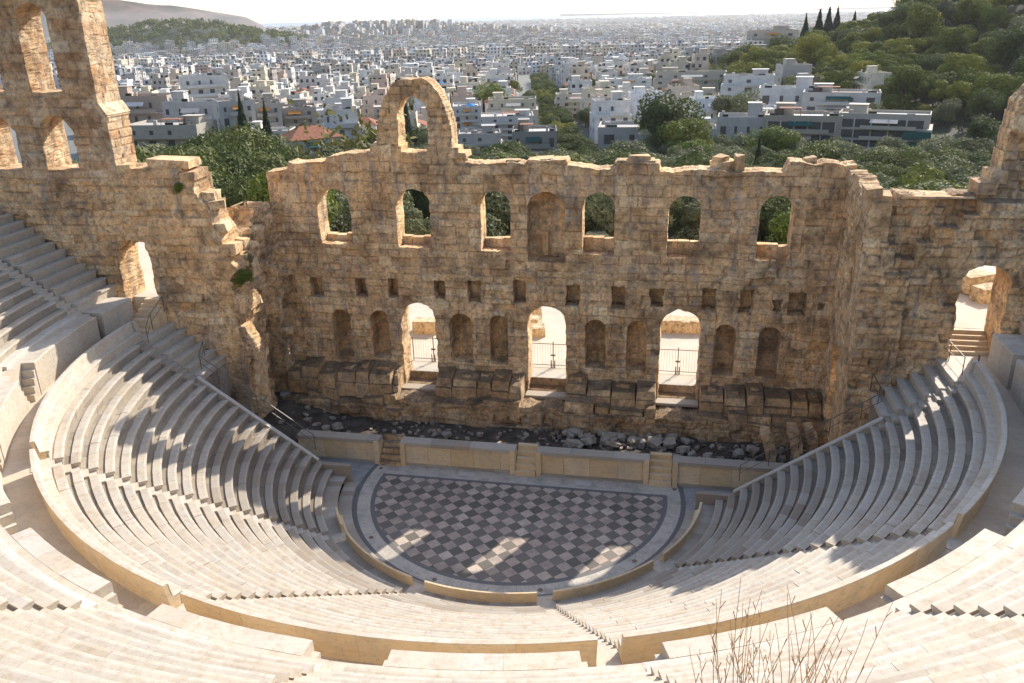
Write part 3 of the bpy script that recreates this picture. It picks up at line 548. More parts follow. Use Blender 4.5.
cr = empty('broken_vault', (16.4, 6.2, 0)); tag(cr, 'broken curved vault springers standing in the right end of the rubble pit', 'vault remains')
for (x, y, h) in ((15.0, 5.6, 2.2), (16.6, 5.8, 2.5), (17.6, 6.1, 2.4)):
    b = MB()
    for k in range(5): b.obox((x-.12*k*k*.25, y, k*h/5), .55, 1.1, h/5+.02, 0, .06)
    b.build('springer', MT['stone'], cr)
settle(cr)
# ------------------------------------------------------------------ plaza behind the doors
pl = sheet('plaza', [(-40, 11.16), (40, 11.16), (40, 40), (-40, 40)], 2.46, MT['gravel'])
for x in (-8.7, .28, 9.15):
    g_ = empty('iron_gate', (x, 13.1, 2.46)); nm = {-8.7: 'left', .28: 'middle', 9.15: 'right'}[x]
    tag(g_, f'thin barred iron gate standing behind the {nm} doorway', 'gate', 'iron gates behind the doorways')
    b = MB(); b.box(x-1.6, x+1.6, 13.07, 13.12, 4.25, 4.29); b.box(x-1.6, x+1.6, 13.07, 13.12, 2.6, 2.64); b.box(x-1.6, x-1.54, 13.06, 13.13, 2.46, 4.32); b.box(x+1.54, x+1.6, 13.06, 13.13, 2.46, 4.32); b.box(x-.03, x+.03, 13.05, 13.14, 2.46, 4.45); b.build('frame', MT['iron'], g_)
    b = MB()
    for k in range(1, 16): xx = x-1.55+3.1*k/16; b.tube((xx, 13.1, 2.62), (xx, 13.1, 4.27), .008, 5)
    b.build('bars', MT['iron'], g_); b = MB().obox((x, 13.05, 3.35), .32, .06, .12); b.build('lock', MT['iron'], g_); settle(g_)
    for k in (-.12, .12):
        c_ = MB(); c_.tube((x+k, 12.95, 2.46), (x+k, 12.95, 3.05), .05, 8, .035); c_.build('bollard', MT['iron'], None, label=f'{"left" if k < 0 else "right"} tiny bollard at the foot of the {nm} iron gate', category='bollard')
blk = [((530, 316, 24), 1.9, 1.2, 1.0, .25, 'topmost yellow cut block of the pile seen through the middle doorway'), ((529, 326, 22.5), 1.9, 1.1, .8, -.1, 'middle yellow cut block of the pile seen through the middle doorway'), ((532, 335, 20.5), 2.1, 1.1, .75, .2, 'lowest yellow cut block of the pile seen through the middle doorway'),
       ((668, 330, 21.5), 2.0, 1.2, 1.0, .02, 'left one of three cut blocks in a row seen through the right doorway'), ((684, 331, 21.5), 1.9, 1.2, 1.0, -.03, 'middle one of three cut blocks in a row seen through the right doorway'), ((697, 331, 21.5), 1.2, 1.2, 1.0, .1, 'right one of three cut blocks in a row seen through the right doorway'),
       ((428, 331, 21), 2.2, 1.3, 1.0, .1, 'long cut block seen through the left doorway')]
for (q, sx, sy, sz, rz, lab) in blk:
    p = pxz(q[0], q[1], 2.46); b = MB().obox((0, 0, 0), sx, sy, sz, rz, .08, .5); o = b.build('cut_block', MT['paleblock'], None, label=lab, category='stone block'); o.location = (p[0], p[1], 2.45)
for (px, py, zz, s_, lab) in ((972, 291, 9.56, 1.3, 'large cut block seen through the arched doorway on the right'), (985, 300, 9.56, 1.0, 'smaller cut block seen through the arched doorway on the right')):
    p = pxz(px, py, zz); b = MB().obox((0, 0, 0), s_*1.5, s_, s_*.9, .5, .07, .5); o = b.build('cut_block', MT['paleblock'], None, label=lab, category='stone block'); o.location = (p[0], p[1], zz)
for s_ in (-1, 1):   # landings behind the two side doorways
    b = MB(); x0, x1 = (s_*22, s_*34) if s_ > 0 else (-34, -22); b.box(x0, x1, 5.32 if s_ > 0 else 3.72, 22, 9.0, 9.56 if s_ > 0 else 10.0, .5)
    o = b.build('landing', MT['gravel'], None, kind='structure')
# ================================================================== STAGE FRONT (low wall)
pf = empty('low_stage_wall', (0, 2.35, 0)); tag(pf, 'low panelled marble wall along the front edge of the stage', 'low wall')
def strip(b, x0, x1, y0, y1, z0, z1, L=1.6):
    x = x0
    while x < x1-.05:
        w_ = min(random.uniform(.8, 1.2)*L, x1-x)
        if x1-x-w_ < .4: w_ = x1-x
        b.box(x+.008, x+w_-.008, y0, y1, z0, z1); x += w_
gaps = [(-9.3, -7.9), (-.55, .75), (7.6, 8.95)]
edges = [(-14.8, -9.3), (-7.9, -.55), (.75, 7.6), (8.95, 16.2)]
for a, c_ in edges:
    b = MB(); b2 = MB(); b3 = MB()
    strip(b, a, c_, 2.05, 2.5, .16, 1.42); strip(b2, a, c_, 1.93, 2.72, 1.425, 1.66, 2.2); strip(b3, a, c_, 1.97, 2.1, -.05, .155, 2.2)
    b.build('panel', MT['marble_gold'], pf); b2.build('coping', MT['marble_old'], pf); b3.build('plinth', MT['marble_old'], pf)
for gx0, gx1 in gaps:
    b = MB().box(gx0-.32, gx0-.01, 1.86, 2.75, 0, 1.62, .3); b.build('pilaster', MT['marble_gold'], pf); b = MB().box(gx1+.01, gx1+.32, 1.86, 2.75, 0, 1.62, .7); b.build('pilaster', MT['marble_gold'], pf)
settle(pf)
for i, (gx0, gx1) in enumerate(gaps):
    s_ = empty('stage_steps', ((gx0+gx1)/2, 1.9, 0)); nm = ('left', 'middle', 'right')[i]; tag(s_, f'{"worn dark" if i == 0 else "small marble"} flight of steps up the stage front, {nm} one of three', 'steps', 'steps up the stage front')
    b = MB()
    for k in range(5): b.obox(((gx0+gx1)/2, 1.75+.3*k+.15, 0), gx1-gx0-.05, .3, .3*(k+1), 0, .015 if i else .05)
    b.build('treads', MT['sooty'] if i == 0 else MT['marble_gold'], s_); settle(s_)
# ================================================================== ORCHESTRA
def arcpts(R, a0, a1, n): return [(R*cos(radians(a0+(a1-a0)*i/n)), R*sin(radians(a0+(a1-a0)*i/n))) for i in range(n+1)]
P = arcpts(10.4, 178, 362, 96); P = [(-13.5, 2.1), (-13.5, -.1)]+P[1:-1]+[(13.5, -.1), (13.5, 2.1)]
sheet('orchestra_floor', P, 0, MT['paving'])
b = MB()
for (px, py) in ((381, 468.3), (371.2, 537.4), (434.5, 579.5), (540.4, 590), (634.5, 561), (674.5, 489.3)):
    p = pxz(px, py, 0); b = MB(); b.tube((0, 0, -.02), (0, 0, .012), .13, 20); o = b.build('drain_cover', MT['iron'], None); o.location = (p[0], p[1], 0)
    tag(o, None, 'drain cover', 'round drain covers set in the white ring')
for i, o in enumerate(sorted([o for o in C.objects if o.name.startswith('drain_cover')], key=lambda o: o.location.x)): o['label'] = f'dark round medallion in the white orchestra ring, {ordn(i+1)} from the left'
for (px, py) in ((466.5, 474), (583, 483)):
    p = pxz(px, py, 0); o = MB().box(-.5, .5, -.25, .25, .004, .012, .2).build('floor_plaque', MT['marble_white'], None); o.location = (p[0], p[1], 0); tag(o, f'{"left" if px < 500 else "right"} one of two small pale plaques set in the strip below the stage front', 'plaque')
# ================================================================== CAVEA
RJ = []
def ringpiece(profile, a0, a1, slab=1.25, gap=.005, rnd=None, jit=.012, shade_dirt=True):
    """solid ring with the (R,z) profile between azimuths, cut in slabs"""
    RJ.clear(); SHADE_DIRT = [.42, .36, .05, 0, 0, .17, .4, .5, .5, 0, 0, 0] if len(profile) == 10 and shade_dirt else [0]*20  # row lines painted in: shade of troughs, undercuts and risers, plus grime
    Rm = sum(p[0] for p in profile)/len(profile); L = radians(a1-a0)*Rm; n = max(1, round(L/slab)); V = []; Fc = []; A = []; rs = rnd or random
    bounds = [0]+[(i+rs.uniform(-.25, .25))/n for i in range(1, n)]+[1]
    for i in range(n):
        t0, t1 = bounds[i], bounds[i+1]; b0 = a0+(a1-a0)*t0+(degrees(gap/Rm) if i else 0); b1 = a0+(a1-a0)*t1; a = rs.random(); dz = rs.uniform(-jit, jit); dr = rs.uniform(-jit, jit)
        ns = max(1, int((b1-b0)/1.8)); k = len(V); m = len(profile)
        for s_ in range(ns+1):
            t = radians(b0+(b1-b0)*s_/ns)
            for (R, z) in profile: V.append(((R+dr)*cos(t), (R+dr)*sin(t), z+dz))
        for s_ in range(ns):
            for q in range(m): r_ = (q+1) % m; Fc.append((k+s_*m+q, k+(s_+1)*m+q, k+(s_+1)*m+r_, k+s_*m+r_)); A.append(a); RJ.append(SHADE_DIRT[q]*(.7+.6*a))
        Fc.append(tuple(k+q for q in range(m))); A.append(a); Fc.append(tuple(k+ns*m+q for q in reversed(range(m)))); A.append(a); RJ.extend([.1, .1])
    return V, Fc, A
def straightpiece(profile, sx, y0, y1, slab=1.3):
    n = max(1, round((y1-y0)/slab)); V = []; Fc = []; A = []; m = len(profile)
    for i in range(n):
        a = random.random(); ya = y0+(y1-y0)*i/n+(.012 if i else 0); yb = y0+(y1-y0)*(i+1)/n; k = len(V); dz = random.uniform(-.01, .01)
        for y in (ya, yb):
            for (R, z) in profile: V.append((sx*R, y, z+dz))
        for q in range(m): r_ = (q+1) % m; Fc.append((k+q, k+m+q, k+m+r_, k+r_)); A.append(a)
        Fc.append(tuple(k+q for q in range(m))); A.append(a); Fc.append(tuple(k+m+q for q in reversed(range(m)))); A.append(a)
    return V, Fc, A
def prof(R, z, pitch=.624, rise=.43, tw_=.36):
    return [(R+.04, z-rise-.25), (R+.035, z-.14), (R-.04, z-.11), (R-.04, z-.012), (R-.025, z), (R+.055, z), (R+tw_, z), (R+tw_+.01, z-.085), (R+pitch+.09, z-.085), (R+pitch+.09, z-rise-.25)]
def lowR(k): return 11.428+.624*k, .91+.43*k       # k = 0..18, the last one is R 22.66, z 8.65
STA = [218.56, 252.9, 287.1, 321.4]; HW = .38       # alley half width
def hw(R): return degrees(HW/R)
names = ['far left', 'left of centre', 'centre', 'right of centre', 'far right']
bounds = [None]+STA+[None]
for i in range(5):
    rt = empty('seating_block', (16.5*cos(radians([199, 235.7, 270, 304, 341][i])), 16.5*sin(radians([199, 235.7, 270, 304, 341][i])), 4)); 
    tag(rt, f'{names[i]} wedge of lower-tier marble benches, {ordn(i+1)} of five from the left', 'seating block', 'wedges of marble benches in the lower tier')
    for k in range(19):
        R, z = lowR(k); ylim = .62 if k < 13 else .95
        a0 = 180+degrees(math.asin(ylim/R)) if i == 0 else bounds[i]+hw(R); a1 = 360-degrees(math.asin(ylim/R)) if i == 4 else bounds[i+1]-hw(R)
        V, Fc, A = ringpiece(prof(R, z), a0, a1); me = mesh_from('bench_row', V, Fc, fattrs={'blk': A, 'joint_and_shade': RJ}); link('bench_row', me, MT['marble_old'] if (k < 5 or (i in (0, 4) and k < 9)) else MT['marble'], rt)
    a0 = 180.2 if i == 0 else bounds[i]+hw(23.5); a1 = 359.8 if i == 4 else bounds[i+1]-hw(23.5)
    V, Fc, A = ringpiece([(23.2, 8.3), (23.2, 9.05), (23.45, 9.08), (23.52, 9.3), (23.57, 9.66), (23.6, 9.69), (23.72, 9.69), (23.74, 9.66), (23.62, 8.9), (23.62, 8.2)], a0, a1, slab=2.4, jit=.004, shade_dirt=False)
    link('high_back', mesh_from('high_back', V, Fc, fattrs={'blk': A}), MT['marble_gold'], rt)  # golden outer face: warm bounced light put into its colour
    V, Fc, A = ringpiece([(23.12, 8.5), (23.12, 8.98), (23.08, 9.0), (23.08, 9.09), (23.10, 9.11), (23.44, 9.11), (23.48, 9.3), (23.53, 9.67), (23.57, 9.70), (23.73, 9.70), (23.73, 9.694), (23.62, 9.693), (23.56, 9.64), (23.46, 9.085), (23.19, 9.07), (23.17, 8.5)], a0, a1, slab=1.3, jit=.003)
    link('seat_back', mesh_from('seat_back', V, Fc, fattrs={'blk': A}), MT['marble'], rt); settle(rt)
    # orchestra parapet piece
    pa0 = 206.6 if i == 0 else bounds[i]+hw(10.5)*1.0; pa1 = 353.2 if i == 4 else bounds[i+1]-hw(10.5)*1.0
    V, Fc, A = ringpiece([(10.3, .0), (10.32, .45), (10.50, .6), (10.56, 1.03), (10.59, 1.06), (10.68, 1.06), (10.70, 1.03), (10.66, .0)], pa0, pa1, slab=1.7, jit=.003)
    o = link('orchestra_parapet', mesh_from('orchestra_parapet', V, Fc, fattrs={'blk': A}), MT['marble_gold']); tag(o, f'{names[i]} curved marble parapet slab along the orchestra, {ordn(i+1)} of five from the left', 'parapet', 'curved parapets round the orchestra')
# straight bench stubs beside the walls
for s_, nm in ((-1, 'left'), (1, 'right')):
    rt = empty('seating_block', (s_*21, 1.5, 6.5)); tag(rt, f'short straight bench ends against the {nm} wing wall in the lower tier', 'seating block')
    for k in range(13, 19):
        R, z = lowR(k); V, Fc, A = straightpiece(prof(R, z), s_, -.15, 2.98); link('bench_row', mesh_from('bench_row', V, Fc, fattrs={'blk': A}), MT['marble'], rt)
    settle(rt)
def stepbox(b, R0, R1, z0, z1, az, w_):
    t = radians(az); c_, s2 = cos(t), sin(t); P = []
    for z in (z0, z1):
        for (r_, q) in ((R0, -w_/2), (R0, w_/2), (R1, w_/2), (R1, -w_/2)): P.append((r_*c_-q*s2, r_*s2+q*c_, z))
    b.poly8(P)
for i, az in enumerate(STA):
    b = MB()
    for k in range(19):
        R, z = lowR(k); stepbox(b, R-.26, R+.06, z-.9, z-.41, az, 2*HW+.02); stepbox(b, R+.06, R+.364, z-.9, z-.20, az, 2*HW+.02)
    stepbox(b, 22.98, 23.9, 8., 8.63, az, 2*HW-.02); stepbox(b, 10.35, 11.3, .1, .54, az, 2*HW+.1)
    rt = empty('stairway', (17*cos(radians(az)), 17*sin(radians(az)), 4)); b.build('steps', MT['marble'], rt); tag(rt, f'narrow radial stairway between the lower benches, {ordn(i+1)} of four from the left', 'stairway', 'radial stairways of the lower tier'); settle(rt)
for s_, nm in ((-1, 'left'), (1, 'right')):
    b = MB()
    for k in range(13, 19):
        R, z = lowR(k); x0, x1, x2 = s_*(R-.26), s_*(R+.06), s_*(R+.364)
        b.box(min(x0, x1), max(x0, x1), -.93, -.17, z-.8, z-.29); b.box(min(x1, x2), max(x1, x2), -.93, -.17, z-.8, z-.075)
    rt = empty('stairway', (s_*21, -.5, 6.5)); b.build('steps', MT['marble_old'], rt); tag(rt, f'short stairway beside the straight bench ends on the {nm} side', 'stairway'); settle(rt)
    # sloping parapet on the analemma wall
    b = MB(); n = 9
    for k in range(n):
        xa, xb = 12.3+(19.45-12.3)*k/n, 12.3+(19.45-12.3)*(k+1)/n-.01; za, zb = 1.75+(6.85-1.75)*k/n, 1.75+(6.85-1.75)*(k+1)/n
        za -= .28; zb -= .28; P = [(s_*xa, -.62, za-.12), (s_*xb, -.62, zb-.12), (s_*xb, -.38, zb-.12), (s_*xa, -.38, za-.12), (s_*xa, -.62, za), (s_*xb, -.62, zb), (s_*xb, -.38, zb), (s_*xa, -.38, za)]
        b.poly8(P)
    rt = empty('sloping_parapet', (s_*15, -.4, 0)); b.build('coping', MT['marble_white'], rt)
    b = MB(); P = [(s_*11.9, -.60, -.05), (s_*19.5, -.60, -.05), (s_*19.5, -.40, -.05), (s_*11.9, -.40, -.05), (s_*11.9, -.60, .98), (s_*19.5, -.60, 6.44), (s_*19.5, -.40, 6.44), (s_*11.9, -.40, .98)]
    b.poly8(P); b.box(min(s_*10.3, s_*12.3), max(s_*10.3, s_*12.3), -.63, -.3, -.05, 1.2, .5); b.build('wall', MT['marble_old'], rt)
    tag(rt, f'sloping marble parapet climbing the edge of the lower benches on the {nm}', 'parapet'); settle(rt)
    # parodos side: wall below straight benches up to the wing wall
    b = MB(); xa, xb = sorted((s_*19.5, s_*19.75)); b.box(xa, xb, -.25, 3.0, 0, 6.0, .4); o = b.build('bench_retaining_wall', MT['rubble'], None); tag(o, f'rough retaining wall under the straight bench ends on the {nm}', 'retaining wall')
    b = MB(); xa, xb = sorted((s_*10.4, s_*19.6)); b.box(xa, xb, -.1, 3.1, -.06, -.012, .5); o = b.build('side_passage', MT['walk'], None, kind='structure')
# passage behind the orchestra parapet
def ringsheet(name, R0, R1, a0, a1, z, mat, n=120, kind='structure', slab=None):
    V = []; Fc = []; A = []
    for i in range(n+1):
        t = radians(a0+(a1-a0)*i/n); V += [(R0*cos(t), R0*sin(t), z), (R1*cos(t), R1*sin(t), z)]
    for i in range(n): Fc.append((2*i, 2*i+1, 2*i+3, 2*i+2)); A.append(float(h2(np.array(i//(slab or 2)), np.array(3), 5)))
    return link(name, mesh_from(name, V, Fc, fattrs={'blk': A}), mat, kind=kind)
ringsheet('lower_walkway', 10.55, 11.5, 181, 359, .52, MT['marble_old']); ringsheet('orchestra_kerb', 9.8, 10.6, 184, 356, .16, MT['marble_old'])
# diazoma
ringsheet('upper_walkway', 23.0, 26.6, 180, 360, 8.6, MT['walk'])
for s_, nm in ((-1, 'left'), (1, 'right')):
    a, c_ = sorted((s_*22.9, s_*26.4)); sheet('walkway_end', [(a, 0), (c_, 0), (c_, 5.2), (a, 5.2)], 8.598, MT['walk'])
    V, Fc, A = straightpiece([(23.28, 8.3), (23.25, 8.75), (23.36, 9.2), (23.46, 9.69), (23.72, 9.69), (23.62, 8.9), (23.62, 8.2)], s_, 0, .3); o = link('back_end', mesh_from('back_end', V, Fc, fattrs={'blk': A}), MT['marble'], None, label=f'short end slab of the curved high back on the {nm}', category='parapet')
    # door steps
    rt = empty('door_steps', (s_*24.4, 2.6, 8.6)); b = MB(); n = 5 if s_ > 0 else 7; y0_, run, rise = (3.7, .34, .19) if s_ > 0 else (.95, .4, .2)
    for k in range(n): a, c_ = sorted((s_*23.2, s_*(25.55 if s_ > 0 else 24.85))); b.box(a, c_, y0_+k*run, (5.31 if s_ > 0 else 3.71) if k == n-1 else y0_+(k+1)*run-.002, 8.4, 8.6+rise*(k+1)-.01, .3+.4*(k % 2))
    b.build('treads', MT['marble_gold'], rt); tag(rt, f'golden stone steps climbing through the arched doorway on the {nm}', 'steps'); settle(rt)
# upper tier
def upR(j): return 26.35+.625*j, 11.05+.447*j
US = [201.4, 218.56, 235.7, 252.9, 270.0, 287.1, 304.2, 321.4, 338.6]; UH = .42; NU = 15
uh = lambda R: degrees(UH/R)
ub = [182.9]+US+[357.1]
for i in range(10):
    am = (ub[i]+ub[i+1])/2; vis = False
    for az in np.linspace(ub[i], ub[i+1], 12):
        for j in range(0, NU, 2):
            R, z = upR(j); q = proj((R*cos(radians(az)), R*sin(radians(az)), z)); vis |= (q[2] > 0 and -30 < q[0] < W+30 and -20 < q[1] < H+20)
    rt = empty('seating_block', (30*cos(radians(am)), 30*sin(radians(am)), 11)); tag(rt, f'upper-tier wedge of marble benches, {ordn(i+1)} of ten going round from the left', 'seating block', 'wedges of marble benches in the upper tier')
    for j in range(NU):
        R, z = upR(j); V, Fc, A = ringpiece(prof(R, z, .625, .447, .37), ub[i]+uh(R), ub[i+1]-uh(R), slab=1.4, jit=.006); link('bench_row', mesh_from('bench_row', V, Fc, fattrs={'blk': A, 'joint_and_shade': RJ}), MT['marble'], rt)
    nd = 2.65 # notch half width incl. steps
    a0 = ub[i]+(nd if i else 0); a1 = ub[i+1]-(nd if i < 9 else 0)
    V, Fc, A = ringpiece([(24.92, 8.4), (24.9, 10.40), (24.93, 10.45), (25.55, 10.45), (25.55, 8.4)], a0, a1, slab=1.7, jit=.005); link('podium', mesh_from('podium', V, Fc, fattrs={'blk': A}), MT['marble'], rt)
    V, Fc, A = ringpiece([(25.56, 8.4), (25.56, 10.448), (26.6, 10.448), (26.6, 8.4)], ub[i]+uh(26.5), ub[i+1]-uh(26.5), slab=1.9, jit=.003); link('podium_walk', mesh_from('podium_walk', V, Fc, fattrs={'blk': A}), MT['marble'], rt)
    V, Fc, A = ringpiece([(25.92, 10.3), (25.90, 10.60), (25.93, 10.625), (26.45, 10.625), (26.45, 10.3)], ub[i]+uh(26.5), ub[i+1]-uh(26.5), slab=1.5, jit=.008); link('front_bench', mesh_from('front_bench', V, Fc, fattrs={'blk': A}), MT['marble_white'], rt)
    settle(rt)
for i, az in enumerate([182.9]+US+[357.1]):
    rt = empty('stairway', (28*cos(radians(az)), 28*sin(radians(az)), 10)); b = MB(); end = i in (0, 10)
    for j in range(NU):
        R, z = upR(j); stepbox(b, R-.265, R+.05, z-.9, z-.41, az, 2*UH); stepbox(b, R+.05, R+.36, z-.9, z-.20, az, 2*UH)
    stepbox(b, 25.56, 26.12, 8.4, 10.44, az, 2*UH)
    b.build('steps', MT['marble'], rt)
    if not end:   # two small side flights in the notch of the podium
        for sgn in (-1, 1):
            b = MB()
            for k in range(4):
                a_ = az+sgn*degrees((.36+.2*k+.1)/25.2); stepbox(b, 24.95, 25.54, 8.4, 8.6+.37*(k+1), a_, .215)
            b.build('side_flight', MT['marble'], rt)
    tag(rt, f'radial stairway between the upper benches, {ordn(i+1)} of eleven going round from the left wall', 'stairway', 'radial stairways of the upper tier'); settle(rt)
for s_, nm in ((-1, 'left'), (1, 'right')):
    rt = empty('seating_block', (s_*30, 1.5, 11)); tag(rt, f'straight bench ends of the upper tier against the {nm} wing wall', 'seating block')
    for j in range(NU):
        R, z = upR(j); V, Fc, A = straightpiece(prof(R, z, .625, .447, .37), s_, -.85, 2.98); link('bench_row', mesh_from('bench_row', V, Fc, fattrs={'blk': A}), MT['marble'], rt)
    V, Fc, A = straightpiece([(24.92, 8.4), (24.9, 10.40), (24.93, 10.45), (26.6, 10.45), (26.6, 8.4)], s_, -.7, 2.2); link('podium', mesh_from('podium', V, Fc, fattrs={'blk': A}), MT['marble'], rt)
    for k in range(4): b = MB(); a, c_ = sorted((s_*25.3, s_*26.3)); b.box(a, c_, -1.0-.3*k, -.7, 8.5, 10.45-.36*(k+1)); b.build('side_step', MT['marble'], rt)
    settle(rt)
# rim wall and back of the theatre
V, Fc, A = ringpiece([(36.4, 12), (36.4, 18.3), (38.2, 18.3), (38.2, 12)], 178, 362, slab=2., jit=.03); o = link('rim_wall', mesh_from('rim_wall', V, Fc, fattrs={'blk': A}), MT['stone']); tag(o, 'curved limestone wall round the top of the seating', 'wall')
ringsheet('seating_core', 23.0, 36.6, 176, 364, 8.35, MT['pit'])
# ------------------------------------------------------------------ railings
def rail(pts, h, lab, posts=5, cat='railing', mat='rail', r=.025, mid=True, group=None):
    rt = empty('handrail', pts[0]); tag(rt, lab, cat, group)
    b = MB(); 
    for p, q in zip(pts[:-1], pts[1:]):
        b.tube((p[0], p[1], p[2]+h), (q[0], q[1], q[2]+h), r)
        if mid: b.tube((p[0], p[1], p[2]+h*.5), (q[0], q[1], q[2]+h*.5), r*.7)
    b.build('top_rail', MT[mat], rt)
    tot = [0]
    for p, q in zip(pts[:-1], pts[1:]): tot.append(tot[-1]+math.dist(p, q))
    for k in range(posts):
        d = tot[-1]*k/(posts-1)
        for i in range(len(pts)-1):
            if d <= tot[i+1]+1e-6: t = (d-tot[i])/(tot[i+1]-tot[i]); P = [pts[i][m]+(pts[i+1][m]-pts[i][m])*t for m in range(3)]; break
        MB().tube(P, (P[0], P[1], P[2]+h), r).build('post', MT[mat], rt)
    settle(rt)
rail([(-12.6, -.1, 1.9), (-19.4, -.1, 6.8), (-19.9, 1.3, 7.1)], 1.0, 'steel handrail running down the sloping parapet on the left', 8)
rail([(12.6, -.1, 1.9), (19.4, -.1, 6.8), (19.4, 2.4, 6.8)], 1.0, 'steel handrail running down the sloping parapet on the right', 7)
rail([(-22.3, -.5, 8.6), (-23.0, 1.0, 8.8), (-23.15, 2.8, 9.4)], 1.0, 'short steel handrail by the steps of the left arched doorway', 3)
rail([(23.3, .8, 8.6), (23.2, 2.9, 8.6), (23.3, 4.6, 9.2)], 1.0, 'short steel handrail by the steps of the right arched doorway', 3)
b = MB().tube((24.1, 1.2, 8.6), (24.1, 1.2, 9.6), .05, 8); b.tube((24.1, 1.2, 8.6), (24.1, 1.2, 8.64), .15, 10); b.build('post', MT['iron'], None, label='short dark post on the walkway near the right arched doorway', category='post')
for q0, q1, lab in (((213, 214), (226, 209), 'lower timber rail on the broken top of the left wing'), ((231, 207), (246, 201), 'upper timber rail on the broken top of the left wing')):
    p = onY(*q0, 6.5); q = onY(*q1, 8.5); rail([tuple(p-np.array([0, 0, .8])), tuple(q-np.array([0, 0, .8]))], .8, lab, 3, mat='wood', r=.05)
# ------------------------------------------------------------------ GROUND
SD = np.array([sin(-.180), cos(-.180)])      # street direction
hills = [(262, 385, 92, 118, 118)]
def Hm(x, y):
    x = np.asarray(x, float); y = np.asarray(y, float); d = np.hypot(x, y)
    z = 1.6-14*sstep(15, 190, d)-30*sstep(190, 1500, d)-20*sstep(1500, 4000, d)-5*sstep(4000, 9500, d)
    z = z+98*np.exp(-(((x-258)/140)**2+((y-398)/140)**2))
    z = z+60*np.exp(-(((x+985)/250)**2+((y-1590)/200)**2))+46*np.exp(-(((x+800)/420)**2+((y-2300)/280)**2))+0*x
    back = sstep(4, -4, y)*sstep(37.5, 39.5, d); zb = 19.5+.9*np.minimum(np.maximum(d-39, 0), 7)+.25*np.maximum(d-46, 0)
    return z*(1-back)+zb*back
rs_ = np.concatenate([[38.4, 39, 40, 42, 44, 47, 52, 60, 75, 95, 120], np.linspace(140, 700, 70), np.geomspace(730, 10500, 60)])
th = np.radians(np.linspace(0, 360, 361))
RR, TH = np.meshgrid(rs_, th, indexing='ij'); gx = RR*np.cos(TH); gy = RR*np.sin(TH); gz = Hm(gx, gy)
nr, na = gx.shape; idx = np.arange(nr*na).reshape(nr, na); Fq = np.stack([idx[:-1, :-1], idx[1:, :-1], idx[1:, 1:], idx[:-1, 1:]], -1).reshape(-1, 4)
def ground_mat():
    m, nt, b = new_mat('ground_cover'); g = NB(nt); co = g.coord(); ge = g.n('ShaderNodeNewGeometry'); sp = g.n('ShaderNodeSeparateXYZ'); g.L(ge.outputs['Position'], sp.inputs[0])
    r = g.math('SQRT', g.math('ADD', g.math('MULTIPLY', sp.outputs[0], sp.outputs[0]), g.math('MULTIPLY', sp.outputs[1], sp.outputs[1])))
    n1 = g.noise(co, .05, 6, .65); n2 = g.noise(co, .6, 6, .7)
    green = g.mix(g.ramp(n1, [(.4, 0), (.6, 1)]), (.04, .045, .02), (.08, .07, .035)); green = g.mix(g.ramp(n2, [(.35, .8), (.55, 0)]), green, (.02, .026, .012))
    city = g.mix(n1, (.22, .21, .20), (.12, .13, .10)); f = g.ramp(g.math('DIVIDE', r, 1000), [(.2, 0), (.26, 1)])
    c = g.mix(f, green, city)
    hx = g.math('SUBTRACT', sp.outputs[0], 262); hy = g.math('SUBTRACT', sp.outputs[1], 392); hr = g.math('SQRT', g.math('ADD', g.math('MULTIPLY', hx, hx), g.math('MULTIPLY', hy, hy)))
    c = g.mix(g.ramp(g.math('DIVIDE', hr, 1000), [(.27, 1), (.31, 0)]), c, (.03, .034, .015))
    h3 = g.math('SQRT', g.math('ADD', g.math('POWER', g.math('DIVIDE', g.math('ADD', sp.outputs[0], 985), 300), 2), g.math('POWER', g.math('DIVIDE', g.math('SUBTRACT', sp.outputs[1], 1590), 240), 2)))
    c = g.mix(g.ramp(h3, [(.95, 1), (1.1, 0)]), c, (.035, .045, .02))
    g.L(c, b.inputs['Base Color']); return m
link('ground', mesh_from('ground', np.stack([gx, gy, gz], -1).reshape(-1, 3), Fq, smooth=True), ground_mat(), kind='structure')
